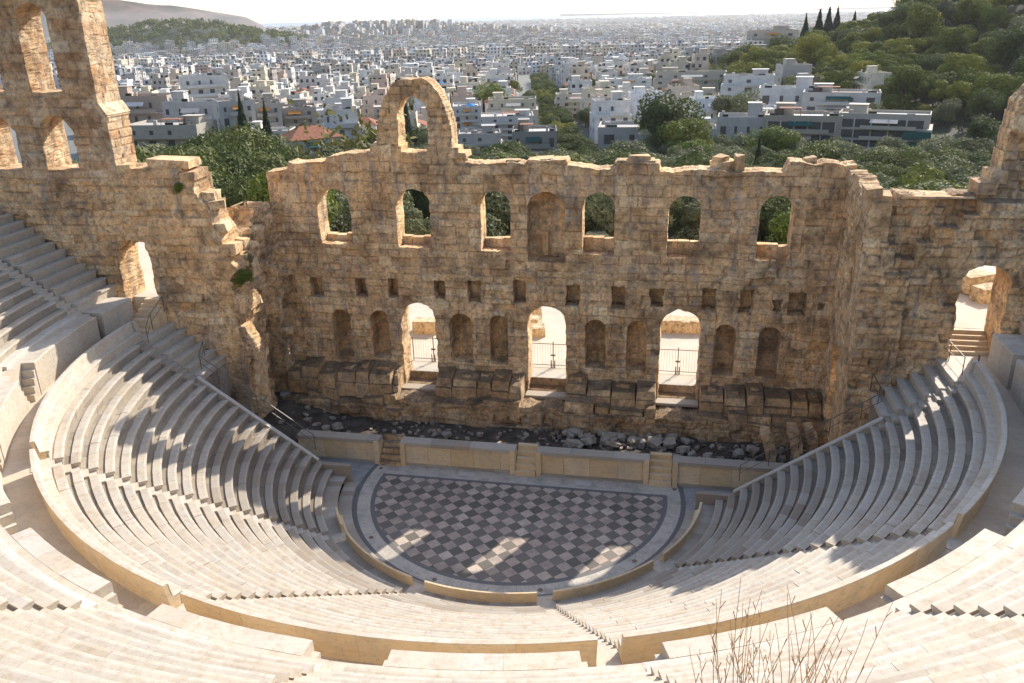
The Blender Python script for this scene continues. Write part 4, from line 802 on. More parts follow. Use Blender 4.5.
# fill between wing walls and ground ring, y > 5
link('ground_behind_stage', mesh_from('ground_behind_stage', [(-39, 11.5, 1.4), (39, 11.5, 1.4), (39, 40, 1.2), (-39, 40, 1.2)], [(0, 1, 2, 3)]), MT['gravel'], kind='structure')
m, nt_, b_ = new_mat('sea_water'); b_.inputs['Base Color'].default_value = (.05, .11, .16, 1); b_.inputs['Roughness'].default_value = .35
V = [(R*cos(t), R*sin(t), -83) for R in (9000, 21000) for t in np.radians(np.linspace(20, 160, 60))]; link('sea', mesh_from('sea', V, [(i, i+1, 61+i, 60+i) for i in range(59)]), m, kind='structure')
MT['mount'] = simple('bare_mountain', (.16, .10, .075), .95, .3, .006, c2=(.035, .04, .025))
def ridge(name, prof_px, dist, depth, mat, base=-80):
    V = []; n = 80; xs = np.linspace(prof_px[0][0], prof_px[-1][0], n); ys = np.interp(xs, [p[0] for p in prof_px], [p[1] for p in prof_px])
    rows = 12
    for r_ in range(rows+1):
        t = r_/rows
        for i, (x, y) in enumerate(zip(xs, ys)):
            d = ray(x, 13); az = atan2(d[0], d[1]); dd = ray(x, y); topz = CAM[2]+dd[2]/hypot(dd[0], dd[1])*dist
            D = dist-depth*(1-t)*.6 if t <= 1 else dist; k = sstep(0, 1, t); zz = base+(topz-base)*float(k); zz += (float(fbm(np.array(i*.16), np.array(t*3), 7))-.5)*(topz-base)*.35*float(4*t*(1-t))
            V.append((CAM[0]+sin(az)*D, CAM[1]+cos(az)*D, zz))
    for i, (x, y) in enumerate(zip(xs, ys)): d = ray(x, 13); az = atan2(d[0], d[1]); V.append((CAM[0]+sin(az)*(dist+depth), CAM[1]+cos(az)*(dist+depth), base))
    Fr = [(r_*n+i, r_*n+i+1, (r_+1)*n+i+1, (r_+1)*n+i) for r_ in range(rows+1) for i in range(n-1)]
    link(name, mesh_from(name, V, Fr, smooth=True), mat, kind='structure')
ridge('mountain', [(-160, 0), (0, -14), (60, -9), (110, -2), (150, 4), (185, 7), (215, 12), (245, 17), (262, 26)], 6500, 2000, MT['mount'], base=-60)
ridge('far_coast_hills', [(690, 14), (760, 11.5), (800, 9.5), (835, 8), (870, 7), (930, 5), (1010, 9)], 19500, 1200, MT['mount'], base=-83)
ridge('far_coast_hills', [(560, 14), (640, 12.8), (700, 11.8), (740, 12.6), (800, 14)], 20300, 600, MT['mount'], base=-83)
# ================================================================== VEGETATION
def crown_mesh(name, kind, seed, n, leaf):
    rs = np.random.RandomState(seed)
    if kind == 'cypress': blobs = [((0, 0, .5), (.13, .13, .5))]
    else:
        nb = 13 if kind == 'pine' else 12; blobs = []
        for i in range(nb):
            a = rs.rand()*6.28; r = .36*rs.rand()**.5; z = (.48+.36*rs.rand()) if kind == 'pine' else (.32+.45*rs.rand())
            s = .11+.15*rs.rand(); blobs.append(((r*cos(a), r*sin(a), z-.25*r*(kind == 'pine')), (s*1.15, s*1.15, s*(.75 if kind == 'pine' else .95))))
        blobs.append(((.06, 0, .56), (.24, .2, .2)))
    P = []; L = []; NL = []
    per = n//len(blobs)
    for c_, s in blobs:
        v = rs.normal(size=(per, 3)); v /= np.linalg.norm(v, axis=1)[:, None]; rr = .80+.24*rs.rand(per)**.6
        bump = 1+.35*(fbm(v[:, 0]*3+c_[0]*9, v[:, 2]*3+v[:, 1]*2, seed)-.5)*2; p = v*(rr*bump)[:, None]*np.array(s)+np.array(c_)
        if kind == 'cypress': p[:, 0:2] *= (1-.75*np.clip((p[:, 2:3]-.2)/.8, 0, 1)**1.6)*np.minimum(1, .4+p[:, 2:3]*4)
        NL.append(v); P.append(p); L.append(np.clip(.25+.5*rs.rand(per)+.35*(rs.rand()-.5), 0, 1))
    P = np.concatenate(P); L = np.concatenate(L); keep = P[:, 2] > .08; P = P[keep]; L = L[keep]; m = len(P)
    NN = np.concatenate(NL)[keep]+.42*rs.normal(size=(m, 3)); NN /= np.linalg.norm(NN, axis=1)[:, None]; a = np.cross(NN, rs.normal(size=(m, 3))); a /= np.linalg.norm(a, axis=1)[:, None]; b_ = np.cross(NN, a)
    sz = leaf*(.6+.8*rs.rand(m))[:, None]; V = np.stack([P-a*sz-b_*sz*.45, P+a*sz-b_*sz*.45, P+a*sz+b_*sz*.45, P-a*sz+b_*sz*.45], 1).reshape(-1, 3)
    return mesh_from(name, V, np.arange(m*4).reshape(-1, 4), fattrs={'lv': L})
def trunk_mesh(name, seed, h=.55, r=.028):
    b = MB(); rs = random.Random(seed); b.tube((0, 0, -.06), (rs.uniform(-.03, .03), 0, h*.6), r, 7, r*.7)
    for i in range(4): a = rs.uniform(0, 6.28); b.tube((0, 0, h*(.4+.1*i)), (.2*cos(a), .2*sin(a), h+.1*rs.random()), r*.45, 5, r*.2)
    return mesh_from(name, b.v, b.f)
CR = {}
for kind, mat, cnt, n, leaf in (('olive', 'olive', 4, 9500, .0165), ('pine', 'pine', 4, 9000, .017), ('darkpine', 'darkpine', 3, 9000, .017), ('cypress', 'cypress', 2, 4000, .014), ('bright', 'bright', 2, 8000, .017), ('autumn', 'autumn', 1, 420, .026)):
    CR[kind] = []
    for i in range(cnt):
        me = crown_mesh('crown', 'cypress' if kind == 'cypress' else ('pine' if 'pine' in kind else 'olive'), 100+i*7+len(kind), n, leaf); me.materials.append(MT[mat]); tm = trunk_mesh('trunk', i, .3 if kind == 'cypress' else .55); tm.materials.append(MT['bark']); CR[kind].append((me, tm))
ALLT = []
def tree(kind, x, y, size, hs=1., name=None, z=None, sink=.0):
    me, tm = random.choice(CR[kind]); z = float(Hm(x, y)) if z is None else z
    nm = name or {'olive': 'olive_tree', 'pine': 'pine_tree', 'darkpine': 'pine_tree', 'cypress': 'cypress_tree', 'bright': 'leafy_tree', 'autumn': 'thin_tree'}[kind]
    e = empty(nm, (x, y, z-sink*size), random.uniform(0, 6.28)); e.scale = (size, size, size*hs)
    link('crown', me, None, e); link('trunk', tm, None, e); ALLT.append((e, kind, x, y)); return e
def vis_px(x, y, z, m=15):
    q = proj((x, y, z)); return q if q[2] > 0 and -m < q[0] < W+m and -m < q[1] < H+m else None
WINR = [(o['x']-o['w']/2, o['x']+o['w']/2, o['z0'], o['z1']) for o in ops[:6]]
def seen_past_wall(x, y, ztop, rad):
    """rough test: does any of the crown show above the stage wall or through one of its windows"""
    for zz in (ztop, ztop-rad, ztop-1.6*rad):
        for dx in (-rad, 0, rad):
            d = np.array([x+dx, y, zz])-CAM; t = (10-CAM[1])/d[1]; p = CAM+d*t
            if -18.6 < p[0] < 18.7:
                if p[2] > 17.2: return True
                for a, b_, c_, e_ in WINR:
                    if a-.4 < p[0] < b_+.4 and c_-.3 < p[2] < e_+.3: return True
            else:
                t = (4-CAM[1])/d[1]; p = CAM+d*t
                if p[2] > 16: return True
                if -18.6 > p[0]: 
                    if p[2] > 12 and p[0] > -20.5: return True
    return False
HERO = []   # footprints taken by buildings: (x,y,r)
# ================================================================== CITY
WALLC = [((0.619, 0.595, 0.548), 'white'), ((0.654, 0.646, 0.614), 'bright white'), ((0.550, 0.493, 0.390), 'cream'), ((0.430, 0.408, 0.373), 'grey'), ((0.516, 0.442, 0.349), 'beige'), ((0.550, 0.527, 0.481), 'pale grey'), ((0.516, 0.399, 0.315), 'pinkish'), ((0.361, 0.332, 0.290), 'dull grey-brown'), ((0.568, 0.510, 0.382), 'yellowish')]
def wallmesh(name, bx):
    """boxes (x0,x1,y0,y1,z0,z1) with UVs in metres; roofs get v=0"""
    V = []; Fc = []; UV = []
    for (x0, x1, y0, y1, z0, z1) in bx:
        n = len(V); V += [(x0, y0, z0), (x1, y0, z0), (x1, y1, z0), (x0, y1, z0), (x0, y0, z1), (x1, y0, z1), (x1, y1, z1), (x0, y1, z1)]
        for (a, b_, L, o) in ((0, 1, x1-x0, 0), (1, 2, y1-y0, 40.), (2, 3, x1-x0, 80.), (3, 0, y1-y0, 120.)):
            Fc.append((n+a, n+b_, n+b_+4, n+a+4)); k = o//3.3*3.3; UV += [(k, z0), (k+L, z0), (k+L, z1), (k, z1)]
        Fc.append((n+4, n+5, n+6, n+7)); UV += [(0, 0)]*4
    return mesh_from(name, V, np.array(Fc), uvs=UV)
def building_proto(w_, d_, ns, seed, full, roofkind='flat'):
    """origin at base centre; balconies and windows on the -y side and the +x side"""
    rs = random.Random(seed); h = ns*3.1; e = empty('apartment_building'); col = {}
    set_ = rs.random() < .5 and ns > 3
    bx = [(-w_/2, w_/2, -d_/2, d_/2, -3, h)]
    if set_: bx = [(-w_/2, w_/2, -d_/2, d_/2, -3, h-3.1), (-w_/2+.6, w_/2-.6, -d_/2+2.2, d_/2-.5, h-3.1, h)]
    if full: me = MB(); [me.box(*b_) for b_ in bx]; wm = mesh_from('wall', me.v, me.f); wm.materials.append(MT['plain'])
    else: wm = wallmesh('wall', bx); wm.materials.append(MT['bwall'])
    o = link('wall', wm, None, e)
    b = MB(); z = h
    if set_: x0, x1, y0, y1 = -w_/2+.6, w_/2-.6, -d_/2+2.2, d_/2-.5
    else: x0, x1, y0, y1 = -w_/2, w_/2, -d_/2, d_/2
    b.box(x0+.2, x1-.2, y0+.2, y1-.2, z, z+.12); b.build('roof', MT['tile'] if roofkind == 'tile' and rs.random() < .4 else MT['roof'], e)
    if roofkind == 'tile':
        b = MB(); n = len(b.v); b.v += [(x0-.4, y0-.4, z+.13), (x1+.4, y0-.4, z+.13), (x1+.4, y1+.4, z+.13), (x0-.4, y1+.4, z+.13), (x0+w_*.3, 0, z+2.2), (x1-w_*.3, 0, z+2.2)]
        b.f += [(0, 1, 5, 4), (1, 2, 5), (2, 3, 4, 5), (3, 0, 4), (0, 3, 2, 1)]; b.fa += [.5]*5; b.build('tiled_roof', MT['tile'], e)
    else:
        b = MB(); t = .2
        for q in ((x0, x1, y0, y0+t), (x0, x1, y1-t, y1), (x0, x0+t, y0+t, y1-t), (x1-t, x1, y0+t, y1-t)): b.box(*q, z, z+.9)
        b.build('roof_parapet', MT['plain'], e)
        hx = rs.uniform(x0+2.2, x1-2.2); hy = rs.uniform(0, max(.1, y1-2.2)); b = MB().box(hx-1.8, hx+1.8, hy-1.8, hy+1.8, z+.12, z+2.9); b.box(hx-2, hx+2, hy-2, hy+2, z+2.9, z+3.05); b.build('roof_hut', MT['plain'], e)
        for i in range(rs.randint(2, 4)): xx = rs.uniform(x0+1, x1-1); yy = rs.uniform(y0+1, y1-1); b = MB().box(xx-.35, xx+.35, yy-.35, yy+.35, z+.12, z+rs.uniform(1.2, 2.2)); b.build('chimney', MT['plain'], e)
        if rs.random() < .5: xx = rs.uniform(x0+2.5, x1-2.5); b = MB(); [b.tube((xx+a_, y0+1+c2_, z), (xx+a_, y0+1+c2_, z+2.4), .06, 4) for a_ in (-2, 2) for c2_ in (0, 3)]; b.box(xx-2.2, xx+2.2, y0+.8, y0+4.2, z+2.4, z+2.5); b.build('pergola', MT[rs.choice(['roof', 'awning_green', 'roof', 'tile'])], e)
        for i in range(2): xx = rs.uniform(x0+1, x1-1); b = MB().box(xx-.8, xx+.8, y0+.3, y0+.9, z+.12, z+rs.uniform(.8, 1.7)); b.build('roof_planter', MT['under'], e)
        if rs.random() < .7: xx = rs.uniform(x0+2, x1-2); yy = rs.uniform(y0+1.5, y1-1.5); b = MB(); b.tube((xx-.9, yy, z+1.3), (xx+.9, yy, z+1.3), .35, 10); b.obox((xx, yy-.9, z+.3), 1.9, .06, 1.5, 0); b.build('water_heater', MT['glass'] if rs.random() < .4 else MT['roof'], e)
    st = ns-1 if set_ else ns; bw_ = w_*rs.uniform(.55, .95); bo = rs.uniform(-1, 1)*(w_-bw_)/2
    for s_ in range(1, st+(1 if set_ else 0)):
        zz = s_*3.1
        b = MB().box(bo-bw_/2, bo+bw_/2, -d_/2-1.3, -d_/2-.003, zz-.16, zz+.02); b.box(bo-bw_/2, bo+bw_/2, -d_/2-1.3, -d_/2-1.2, zz+.02, zz+.95); b.build('balcony', MT['plain'], e)
        if rs.random() < .25: b = MB(); n = 0; b.poly8([(bo-bw_/3, -d_/2-1.5, zz+1.7), (bo+bw_/6, -d_/2-1.5, zz+1.7), (bo+bw_/6, -d_/2-.05, zz+2.6), (bo-bw_/3, -d_/2-.05, zz+2.6), (bo-bw_/3, -d_/2-1.5, zz+1.75), (bo+bw_/6, -d_/2-1.5, zz+1.75), (bo+bw_/6, -d_/2-.05, zz+2.65), (bo-bw_/3, -d_/2-.05, zz+2.65)]); b.build('awning', MT[rs.choice(['awning_green', 'awning_orange', 'roof', 'roof'])], e)
    if full:
        for s_ in range(ns):
            yy = -d_/2 if (s_ < st) else -d_/2+2.2; nx = max(2, int(w_/3.4))
            for i in range(nx):
                if rs.random() < .12: continue
                x = -w_/2+w_*(i+.5)/nx; ww = rs.choice([.4, .4, .5, .8]); lo = .1 if ww > .7 else 1.0
                MB().box(x-ww, x+ww, yy-.05, yy+.02, s_*3.1+lo, s_*3.1+2.3).build('window', MT['glass'], e)
            for sx in (-1, 1):
                ny = 2 if d_ > 9 else 1
                for i in range(ny):
                    if rs.random() < .45 or s_ >= st: continue
                    y = -d_/2+d_*(i+.5)/ny; a, c_ = sorted((sx*(w_/2-.02), sx*(w_/2+.05))); MB().box(a, c_, y-.5, y+.5, s_*3.1+.9, s_*3.1+2.2).build('window', MT['glass'], e)
    e['_w'] = w_; e['_d'] = d_; e['_h'] = h; e['_n'] = ns; return e
full_p = [building_proto(13, 11, 4, 1, True), building_proto(16, 12, 5, 2, True), building_proto(11, 10, 3, 3, True, 'tile'), building_proto(19, 12, 4, 4, True), building_proto(12, 12, 6, 5, True), building_proto(14, 10, 2, 6, True), building_proto(15, 12, 3, 7, True)]
low_p = [building_proto(random.uniform(9, 14), random.uniform(8, 12), n, 20+i, False, 'tile' if i in (2, 7) else 'flat') for i, n in enumerate((2, 3, 2, 4, 3, 5, 3, 2, 3, 2, 5, 4))]
for p in full_p+low_p: cachekids(p)
used = set(); BL = []
def paint(o, col):
    for ch in o.children_recursive if hasattr(o, 'children_recursive') else []: ch.color = (*col, 1)
def ctree(src, col):
    c = src.copy(); C.objects.link(c)
    for ch in kids[src.name]:
        d = ch.copy(); C.objects.link(d); d.parent = c; d.color = (*col, 1)
    return c
def put_building(src, x, y, rz, ci, z=None, sx=1, sy=1, sz=1, lab=None, dz=0):
    col, cn = WALLC[ci]; v = random.uniform(1.1, 1.36) if not lab else random.uniform(.82, 1.0); col = tuple(min(.8, q*v) for q in col)
    o = ctree(src, col); o.location = (x, y, (float(Hm(x, y)) if z is None else z)+dz); o.rotation_euler = (0, 0, rz); o.scale = (sx, sy, sz)
    for k_ in ('_w', '_d', '_h', '_n'): del o[k_]
    BL.append(dict(o=o, x=x, y=y, c=cn, n=src['_n'], lab=lab, h=src['_h']*sz, tile=src in (full_p[2], low_p[2], low_p[7]))); return o
def pxd(px, dist):       # world point at horizontal distance on the bearing of a pixel column (taken low in the frame of the city)
    d = ray(px, 90); az = atan2(d[0], d[1]); return CAM[0]+sin(az)*dist, CAM[1]+cos(az)*dist, az
def roofz(px, py, dist): d = ray(px, py); return CAM[2]+d[2]/hypot(d[0], d[1])*dist
def hero(px, pyroof, wpx, dist, pi_, ci, lab, drz=0, deep=None):
    x, y, az = pxd(px, dist); src = full_p[pi_]; zt = roofz(px, pyroof, dist); W_ = wpx*dist/F; g = float(Hm(x, y)); sz = (zt-g)/src['_h']
    rz = -az+drz; sx = W_/src['_w']; sy = (deep/src['_d'] if deep else 1)
    yb = src['_d']*sy/2; x2, y2 = x+sin(az)*yb, y+cos(az)*yb
    if sz > 1.5 or sz < .55: # keep storey height believable: raise the base instead
        n = max(1, round((zt-g)/3.1)); best = min([q_ for q_ in full_p if q_ is not full_p[2]], key=lambda q: abs(q['_n']-n)); 
        if src is not full_p[2]: src = best; sx = W_/src['_w']
        sz = (zt-g)/src['_h']; sz = max(.75, min(1.3, sz))
    o = put_building(src, x2, y2, rz, ci, z=zt-src['_h']*sz, sx=sx, sy=sy, sz=sz, lab=lab); HERO.append((x2, y2, max(W_/2, src['_d']*sy/2)+3)); return (o, src['_w'], src['_d'], src['_n'])
hb_ = hero(888, 118, 82, 235, 3, 2, 'long beige building with wide balconies at the foot of the wooded hill', -.05)
hb2_ = hero(806, 119, 68, 236, 5, 4, 'beige building with a warm terrace roof left of the long balconied block')
def loggias(t, green=False):
    o, w_, d_, n_ = t
    for k in range(1, n_):
        z = k*3.1+.25; MB().box(-w_*.46, w_*.42, -d_/2-.12, -d_/2-.06, z, z+2.3).build('loggia', MT['glass'], o); b = MB()
        for i in range(6): x = -w_*.46+w_*.88*i/5; b.box(x-.15, x+.15, -d_/2-.3, -d_/2-.13, z-.2, z+2.5)
        b.build('loggia_posts', MT['roof'], o)
    if green:
        for z in (3.4, 6.6): b = MB(); P = []; b.poly8([(w_*.22, -d_/2-1.7, z), (w_*.5, -d_/2-1.7, z), (w_*.5, -d_/2-1.2, z+2.3), (w_*.22, -d_/2-1.2, z+2.3), (w_*.22, -d_/2-1.6, z+.02), (w_*.5, -d_/2-1.6, z+.02), (w_*.5, -d_/2-1.1, z+2.32), (w_*.22, -d_/2-1.1, z+2.32)]); b.build('awning', MT['awning_green'], o)
loggias(hb_, True); loggias(hb2_)
hero(745, 122, 46, 238, 5, 0, 'small white-walled house between the warm-roofed flats and the grove')
hero(697, 132, 40, 240, 5, 0, 'low white house with red awnings behind the bright green tree')
hero(645, 131, 88, 236, 5, 5, 'long low flat-roofed pavilion just behind the grove', 0, 14)
hero(748, 78, 50, 330, 0, 1, 'tall clean white block with small square windows in the middle of the right-hand houses')
hero(790, 92, 55, 300, 5, 1, 'plain blank white block beside the tall white one', 0)
hero(628, 80, 44, 360, 4, 1, 'large white block standing alone right of the tree-lined street')
hero(690, 74, 70, 380, 3, 2, 'wide cream block with terraces behind the white houses')
hero(735, 50, 60, 520, 1, 3, 'tall grey block with dark windows high on the right')
hero(768, 32, 45, 640, 1, 4, 'block with a tiled edge just left of the dark cypresses')
hero(534, 135, 44, 215, 4, 7, 'grey-brown blank-sided block beside the tree-lined street')
hero(478, 137, 46, 222, 0, 3, 'grey block with planted terrace right of the free-standing arch')
hero(466, 108, 27, 262, 4, 1, 'small bright white cube right of the free-standing arch')
hero(512, 102, 50, 290, 3, 8, 'yellow block with a green planted roof terrace left of the street')
hero(502, 118, 60, 262, 1, 0, 'jumbled white house before the yellow planted block')
hero(231, 104, 32, 245, 4, 5, 'grey-white blank gable block behind the pines on the left', .15)
hero(262, 106, 30, 250, 4, 3, 'pale grey block between the two left cypresses')
hero(292, 110, 40, 262, 4, 7, 'drab grey blank-walled block right of the left cypresses')
hero(338, 114, 36, 240, 0, 1, 'white block with a flat roof behind the red-tiled house')
hero(305, 140, 50, 205, 2, 4, 'house with an orange-red tiled roof left of the free-standing arch', .3)
hero(327, 112, 30, 285, 1, 1, 'white slab standing end-on left of the thin autumn tree')
hero(165, 128, 70, 240, 1, 2, 'long pale block with stacked balconies just right of the tower', -.5)
hero(195, 106, 60, 270, 3, 0, 'wide whitish block with terraces behind the left pines', -.4)
hero(140, 100, 60, 300, 3, 6, 'pinkish block with an awning beside the tower', -.45)
hero(205, 78, 40, 380, 1, 1, 'white stepped block in the left part of the city', .1)
hero(390, 108, 34, 300, 1, 4, 'beige block seen behind the free-standing arch')
hero(575, 96, 40, 330, 3, 2, 'cream block right beside the tree-lined street', .0)
hero(700, 98, 40, 285, 0, 2, 'cream house with a cluttered roof behind the big dark tree')
hero(842, 95, 66, 290, 6, 0, 'cluster of white roofs with a pale canopy under the wooded hill')
hero(845, 120, 40, 262, 5, 3, 'grey roof jumble between the beige flats and the hill')
sxy = CAM[:2]+np.array(pxd(575, 208)[:2])-CAM[:2]
def streetdist(x, y): d = np.array([x, y])-sxy; return abs(d[0]*SD[1]-d[1]*SD[0]), d@SD
def hillpart(x, y): return 98*math.exp(-(((x-258)/140)**2+((y-398)/140)**2))
def green_hill2(x, y): return math.exp(-(((x+985)/250)**2+((y-1590)/200)**2)) > .33
cands = []; rngc = random.Random(11)
pa = np.array([SD[1], -SD[0]])
for ia in range(-30, 42):
    for ib in range(0, 46):
        A_ = ia*13.6+(3 if ia >= 0 else -3)+(ia//3)*4; B_ = ib*12.4+(ib//3)*5
        x, y = sxy+pa*A_+SD*(B_-25); x += rngc.uniform(-2.5, 2.5); y += rngc.uniform(-2.5, 2.5)
        dd = hypot(x-CAM[0], y-CAM[1]); q = vis_px(x, y, float(Hm(x, y))+6, 40)
        if q is None or dd < 232 or dd > 760: continue
        if hillpart(x, y) > 7.5 or streetdist(x, y)[0] < 10: continue
        if any(hypot(x-hx, y-hy) < hr+8 for hx, hy, hr in HERO): continue
        if q[0] < 105 and q[1] > 0: continue
        if q[0] > 925 and dd < 420: continue
        cands.append((dd, x, y, q))
cands.sort(key=lambda t: t[0]); nobj = 300-len(BL)
for i, (dd, x, y, q) in enumerate(cands[:nobj]):
    if rngc.random() < .05: tree('pine', x, y, 10); continue
    src = rngc.choice(full_p[:4]+full_p[5:] if i < 44 else low_p)
    rz = -(-0.2025)*-1; rz = .2025+rngc.choice([0, 0, 0, pi/2, -pi/2, pi])+rngc.uniform(-.07, .07)
    if i < 60 and src['_n'] > 4: src = rngc.choice(full_p[:1]+full_p[2:4]+full_p[5:])
    put_building(src, x, y, rz, rngc.choices(range(9), (8, 6, 6, 2, 5, 6, 2, 2, 4))[0], sx=rngc.uniform(.75, 1.0)*min(1, 12.5/src['_w']), sy=rngc.uniform(.8, 1.05), sz=rngc.uniform(.85, 1.05), dz=-rngc.uniform(0, 1.5))
for p in full_p+low_p:
    for ch in list(kids[p.name]): bpy.data.objects.remove(ch)
    bpy.data.objects.remove(p)
# the remaining thousands of houses as one far mass
V = []; UV = []; COL = []
def sbox(x, y, z0, h, w_, d_, rz, col, base=0):
    c_, s_ = cos(rz), sin(rz); P = [(x+a*c_-b_*s_, y+a*s_+b_*c_) for a, b_ in ((-w_/2, -d_/2), (w_/2, -d_/2), (w_/2, d_/2), (-w_/2, d_/2))]
    for i in range(4):
        j = (i+1) % 4; L = (w_, d_)[i % 2]; V.extend([(*P[i], z0), (*P[j], z0), (*P[j], z0+h), (*P[i], z0+h)]); k = 3.3*random.randint(0, 40); UV.extend([(k, base+.1), (k+L, base+.1), (k+L, base+h+.1), (k, base+h+.1)])
    V.extend([(*p, z0+h) for p in P]); UV.extend([(0, 0)]*4); rf = random.uniform(.6, 1.05); rc = tuple(min(.7, q*rf) for q in col)
    if random.random() < .1: rc = (.34, .15, .09)
    COL.extend([col]*16+[rc]*4)
def clutter(x, y, z, rz, col, sc_=1):
    for _ in range(random.choice([1, 2, 3])): sbox(x+random.uniform(-5, 5)*sc_, y+random.uniform(-4, 4)*sc_, z, random.uniform(1.2, 3.2), random.uniform(1.5, 5)*sc_, random.uniform(1.5, 4)*sc_, rz, random.choice([(.6, .6, .57), (.7, .69, .66), (.35, .33, .3), (.5, .45, .38), (.25, .33, .4)]))
for dd, x, y, q in cands[nobj:]:
    ci = rngc.choices(range(9), (8, 7, 4, 3, 4, 7, 2, 2, 2))[0]; h = rngc.choice([2, 2, 3, 3, 4, 5])*3.1; z = float(Hm(x, y)); rz = .2025+rngc.uniform(-.1, .1); sbox(x, y, z-2, h+2, rngc.uniform(8, 13), rngc.uniform(8, 11), rz, WALLC[ci][0]); clutter(x, y, z+h, rz, WALLC[ci][0])
def addblock(x, y, dd, wr, dr):
    district = float(vn(np.array(x/420.), np.array(y/420.), 77)); rz = .2+(district-.5)*1.6+rngc.uniform(-.08, .08)
    z = float(Hm(x, y)); ci = rngc.choices(range(9), (8, 6, 6, 3, 6, 6, 2, 3, 4))[0]; f_ = rngc.uniform(.95, 1.32); col = tuple(min(.78, q*f_) for q in WALLC[ci][0])
    h = rngc.choice([2, 2, 3, 3, 4, 4, 5, 5, 6, 7])*3.1; sbox(x, y, z-3, h+3, wr, dr, rz, col)
    if dd < 3500: clutter(x, y, z+h, rz, col, wr/14)
r_ = 640.
while r_ < 9300:
    wr = 11.5+r_*.0040; dr = 13.5+r_*.0100; n = int(1.45*r_/wr)
    for i in range(n):
        az = -.82+1.45*(i+rngc.random()*.7)/n; dd = r_+rngc.uniform(-.4, .4)*dr; x = CAM[0]+sin(az)*dd; y = CAM[1]+cos(az)*dd
        hh = hillpart(x, y)
        if dd < 770 and any(abs(x-c_[1]) < 12 and abs(y-c_[2]) < 12 for c_ in cands): continue
        if hh > 7.5 or green_hill2(x, y) or rngc.random() < .07: continue
        sd_ = streetdist(x, y)
        if sd_[0] < 9 and sd_[1] < 500: continue
        addblock(x, y, dd, wr*rngc.uniform(.6, .92), min(dr*.7, wr*1.3)*rngc.uniform(.6, 1))
    r_ += dr
me = mesh_from('far_city', V, np.arange(len(V)).reshape(-1, 4), uvs=UV); ca = me.color_attributes.new('Col', 'FLOAT_COLOR', 'CORNER'); ca.data.foreach_set('color', np.concatenate([np.array(COL, dtype=np.float32), np.ones((len(COL), 1), dtype=np.float32)], 1).ravel())
link('far_city', me, MT['bstuff'], kind='stuff', label='dense mass of small pale buildings filling the far plain up to the sea', category='city')
street = []
for s_ in range(0, 60):
    for k in (-3.2, 3.2): p = sxy+SD*(s_*12-40)+pa*k; street.append((p[0], p[1], float(Hm(p[0], p[1]))+.15))
link('street', mesh_from('street', street, [(2*i, 2*i+1, 2*i+3, 2*i+2) for i in range(59)]), MT['asphalt'], kind='structure')
for o, (kx, ky, lab) in zip(range(3), ((430+32, 102, ''), (462, 96, ''), (0, 0, ''))): pass
for px, py, dist, nm, mat in ((470, 104, 255, 'open blue parasol on the roof terrace by the white cube', 'awning_blue'), (441, 82, 400, 'small blue parasol on a roof behind the free-standing arch', 'awning_blue')):
    x, y, az = pxd(px, dist); z = roofz(px, py, dist); e = empty('parasol', (x, y, z-2.3)); tag(e, nm, 'parasol'); b = MB(); b.tube((0, 0, 0), (0, 0, 2.3), .05); b.build('pole', MT['rail'], e); b = MB(); b.tube((0, 0, 1.9), (0, 0, 2.6), 1.6, 10, .05); b.build('canopy', MT[mat], e)
# ---------------- trees: grove, hill, street, gardens
rt_ = random.Random(5); pts = []
def spaced(x, y, r): 
    for (a, b_, c_) in pts:
        if hypot(a-x, b_-y) < (c_+r)*.80: return False
    pts.append((x, y, r)); return True
grove = []
for _ in range(9000):
    x = rt_.uniform(-130, 150); y = rt_.uniform(42, 196)
    if hypot(x, y+30) > 236: continue
    if any(hypot(x-hx, y-hy) < hr+2.5 for hx, hy, hr in HERO) : continue
    if streetdist(x, y)[0] < 5 and streetdist(x, y)[1] > -18: continue
    s_ = rt_.uniform(6.5, 10.5); z = float(Hm(x, y)); q = vis_px(x, y, z+s_*.6, 40)
    if q is None or not seen_past_wall(x, y, z+s_*.8, s_*.4): continue
    if 452 < q[0] < 622 and hypot(x-CAM[0], y-CAM[1]) > 188: continue
    if spaced(x, y, s_*.5): grove.append((x, y, s_))
grove.sort(key=lambda t: hypot(t[0]-CAM[0], t[1]-CAM[1]))
for x, y, s_ in grove[:420]:
    q = proj((x, y, float(Hm(x, y))+4)); left = q[0] < 300
    kind = rt_.choices(['darkpine', 'olive', 'bright'], (7, 3, .3) if left else ((1.2, 8, .7)))[0]
    s2 = s_*(rt_.uniform(1.0, 1.6) if left and y < 150 else 1.25 if kind == 'darkpine' else 1.08); tree(kind, x, y, s2, sink=.05)
print('grove', len(grove))
hp = []; pts2 = []
for _ in range(60000):
    x = rt_.uniform(0, 470); y = rt_.uniform(120, 620); hh = hillpart(x, y)
    if hh < 5: continue
    s_ = rt_.choice([rt_.uniform(6.5, 10), rt_.uniform(9, 13), rt_.uniform(12, 17)]); z = float(Hm(x, y)); q = vis_px(x, y, z+s_*.6, 12)
    if q is None or q[1] > 200: continue
    if x > 262+90 and y > 392: continue
    # skip the far side of the hill
    gxn = -2*(x-258)/140**2; gyn = -2*(y-398)/140**2; nrm = np.array([-gxn*hh, -gyn*hh, 1.]); vd = CAM-np.array([x, y, z+s_]); 
    if vd@nrm < -8: continue
    if any(hypot(x-hx, y-hy) < hr+3 for hx, hy, hr in HERO): continue
    ok = all(hypot(a-x, b_-y) > (c_+s_)*.42 for a, b_, c_ in pts2)
    if ok: pts2.append((x, y, s_)); hp.append((x, y, s_, q))
hp.sort(key=lambda t: hypot(t[0]-CAM[0], t[1]-CAM[1])); print('hill trees', len(hp))
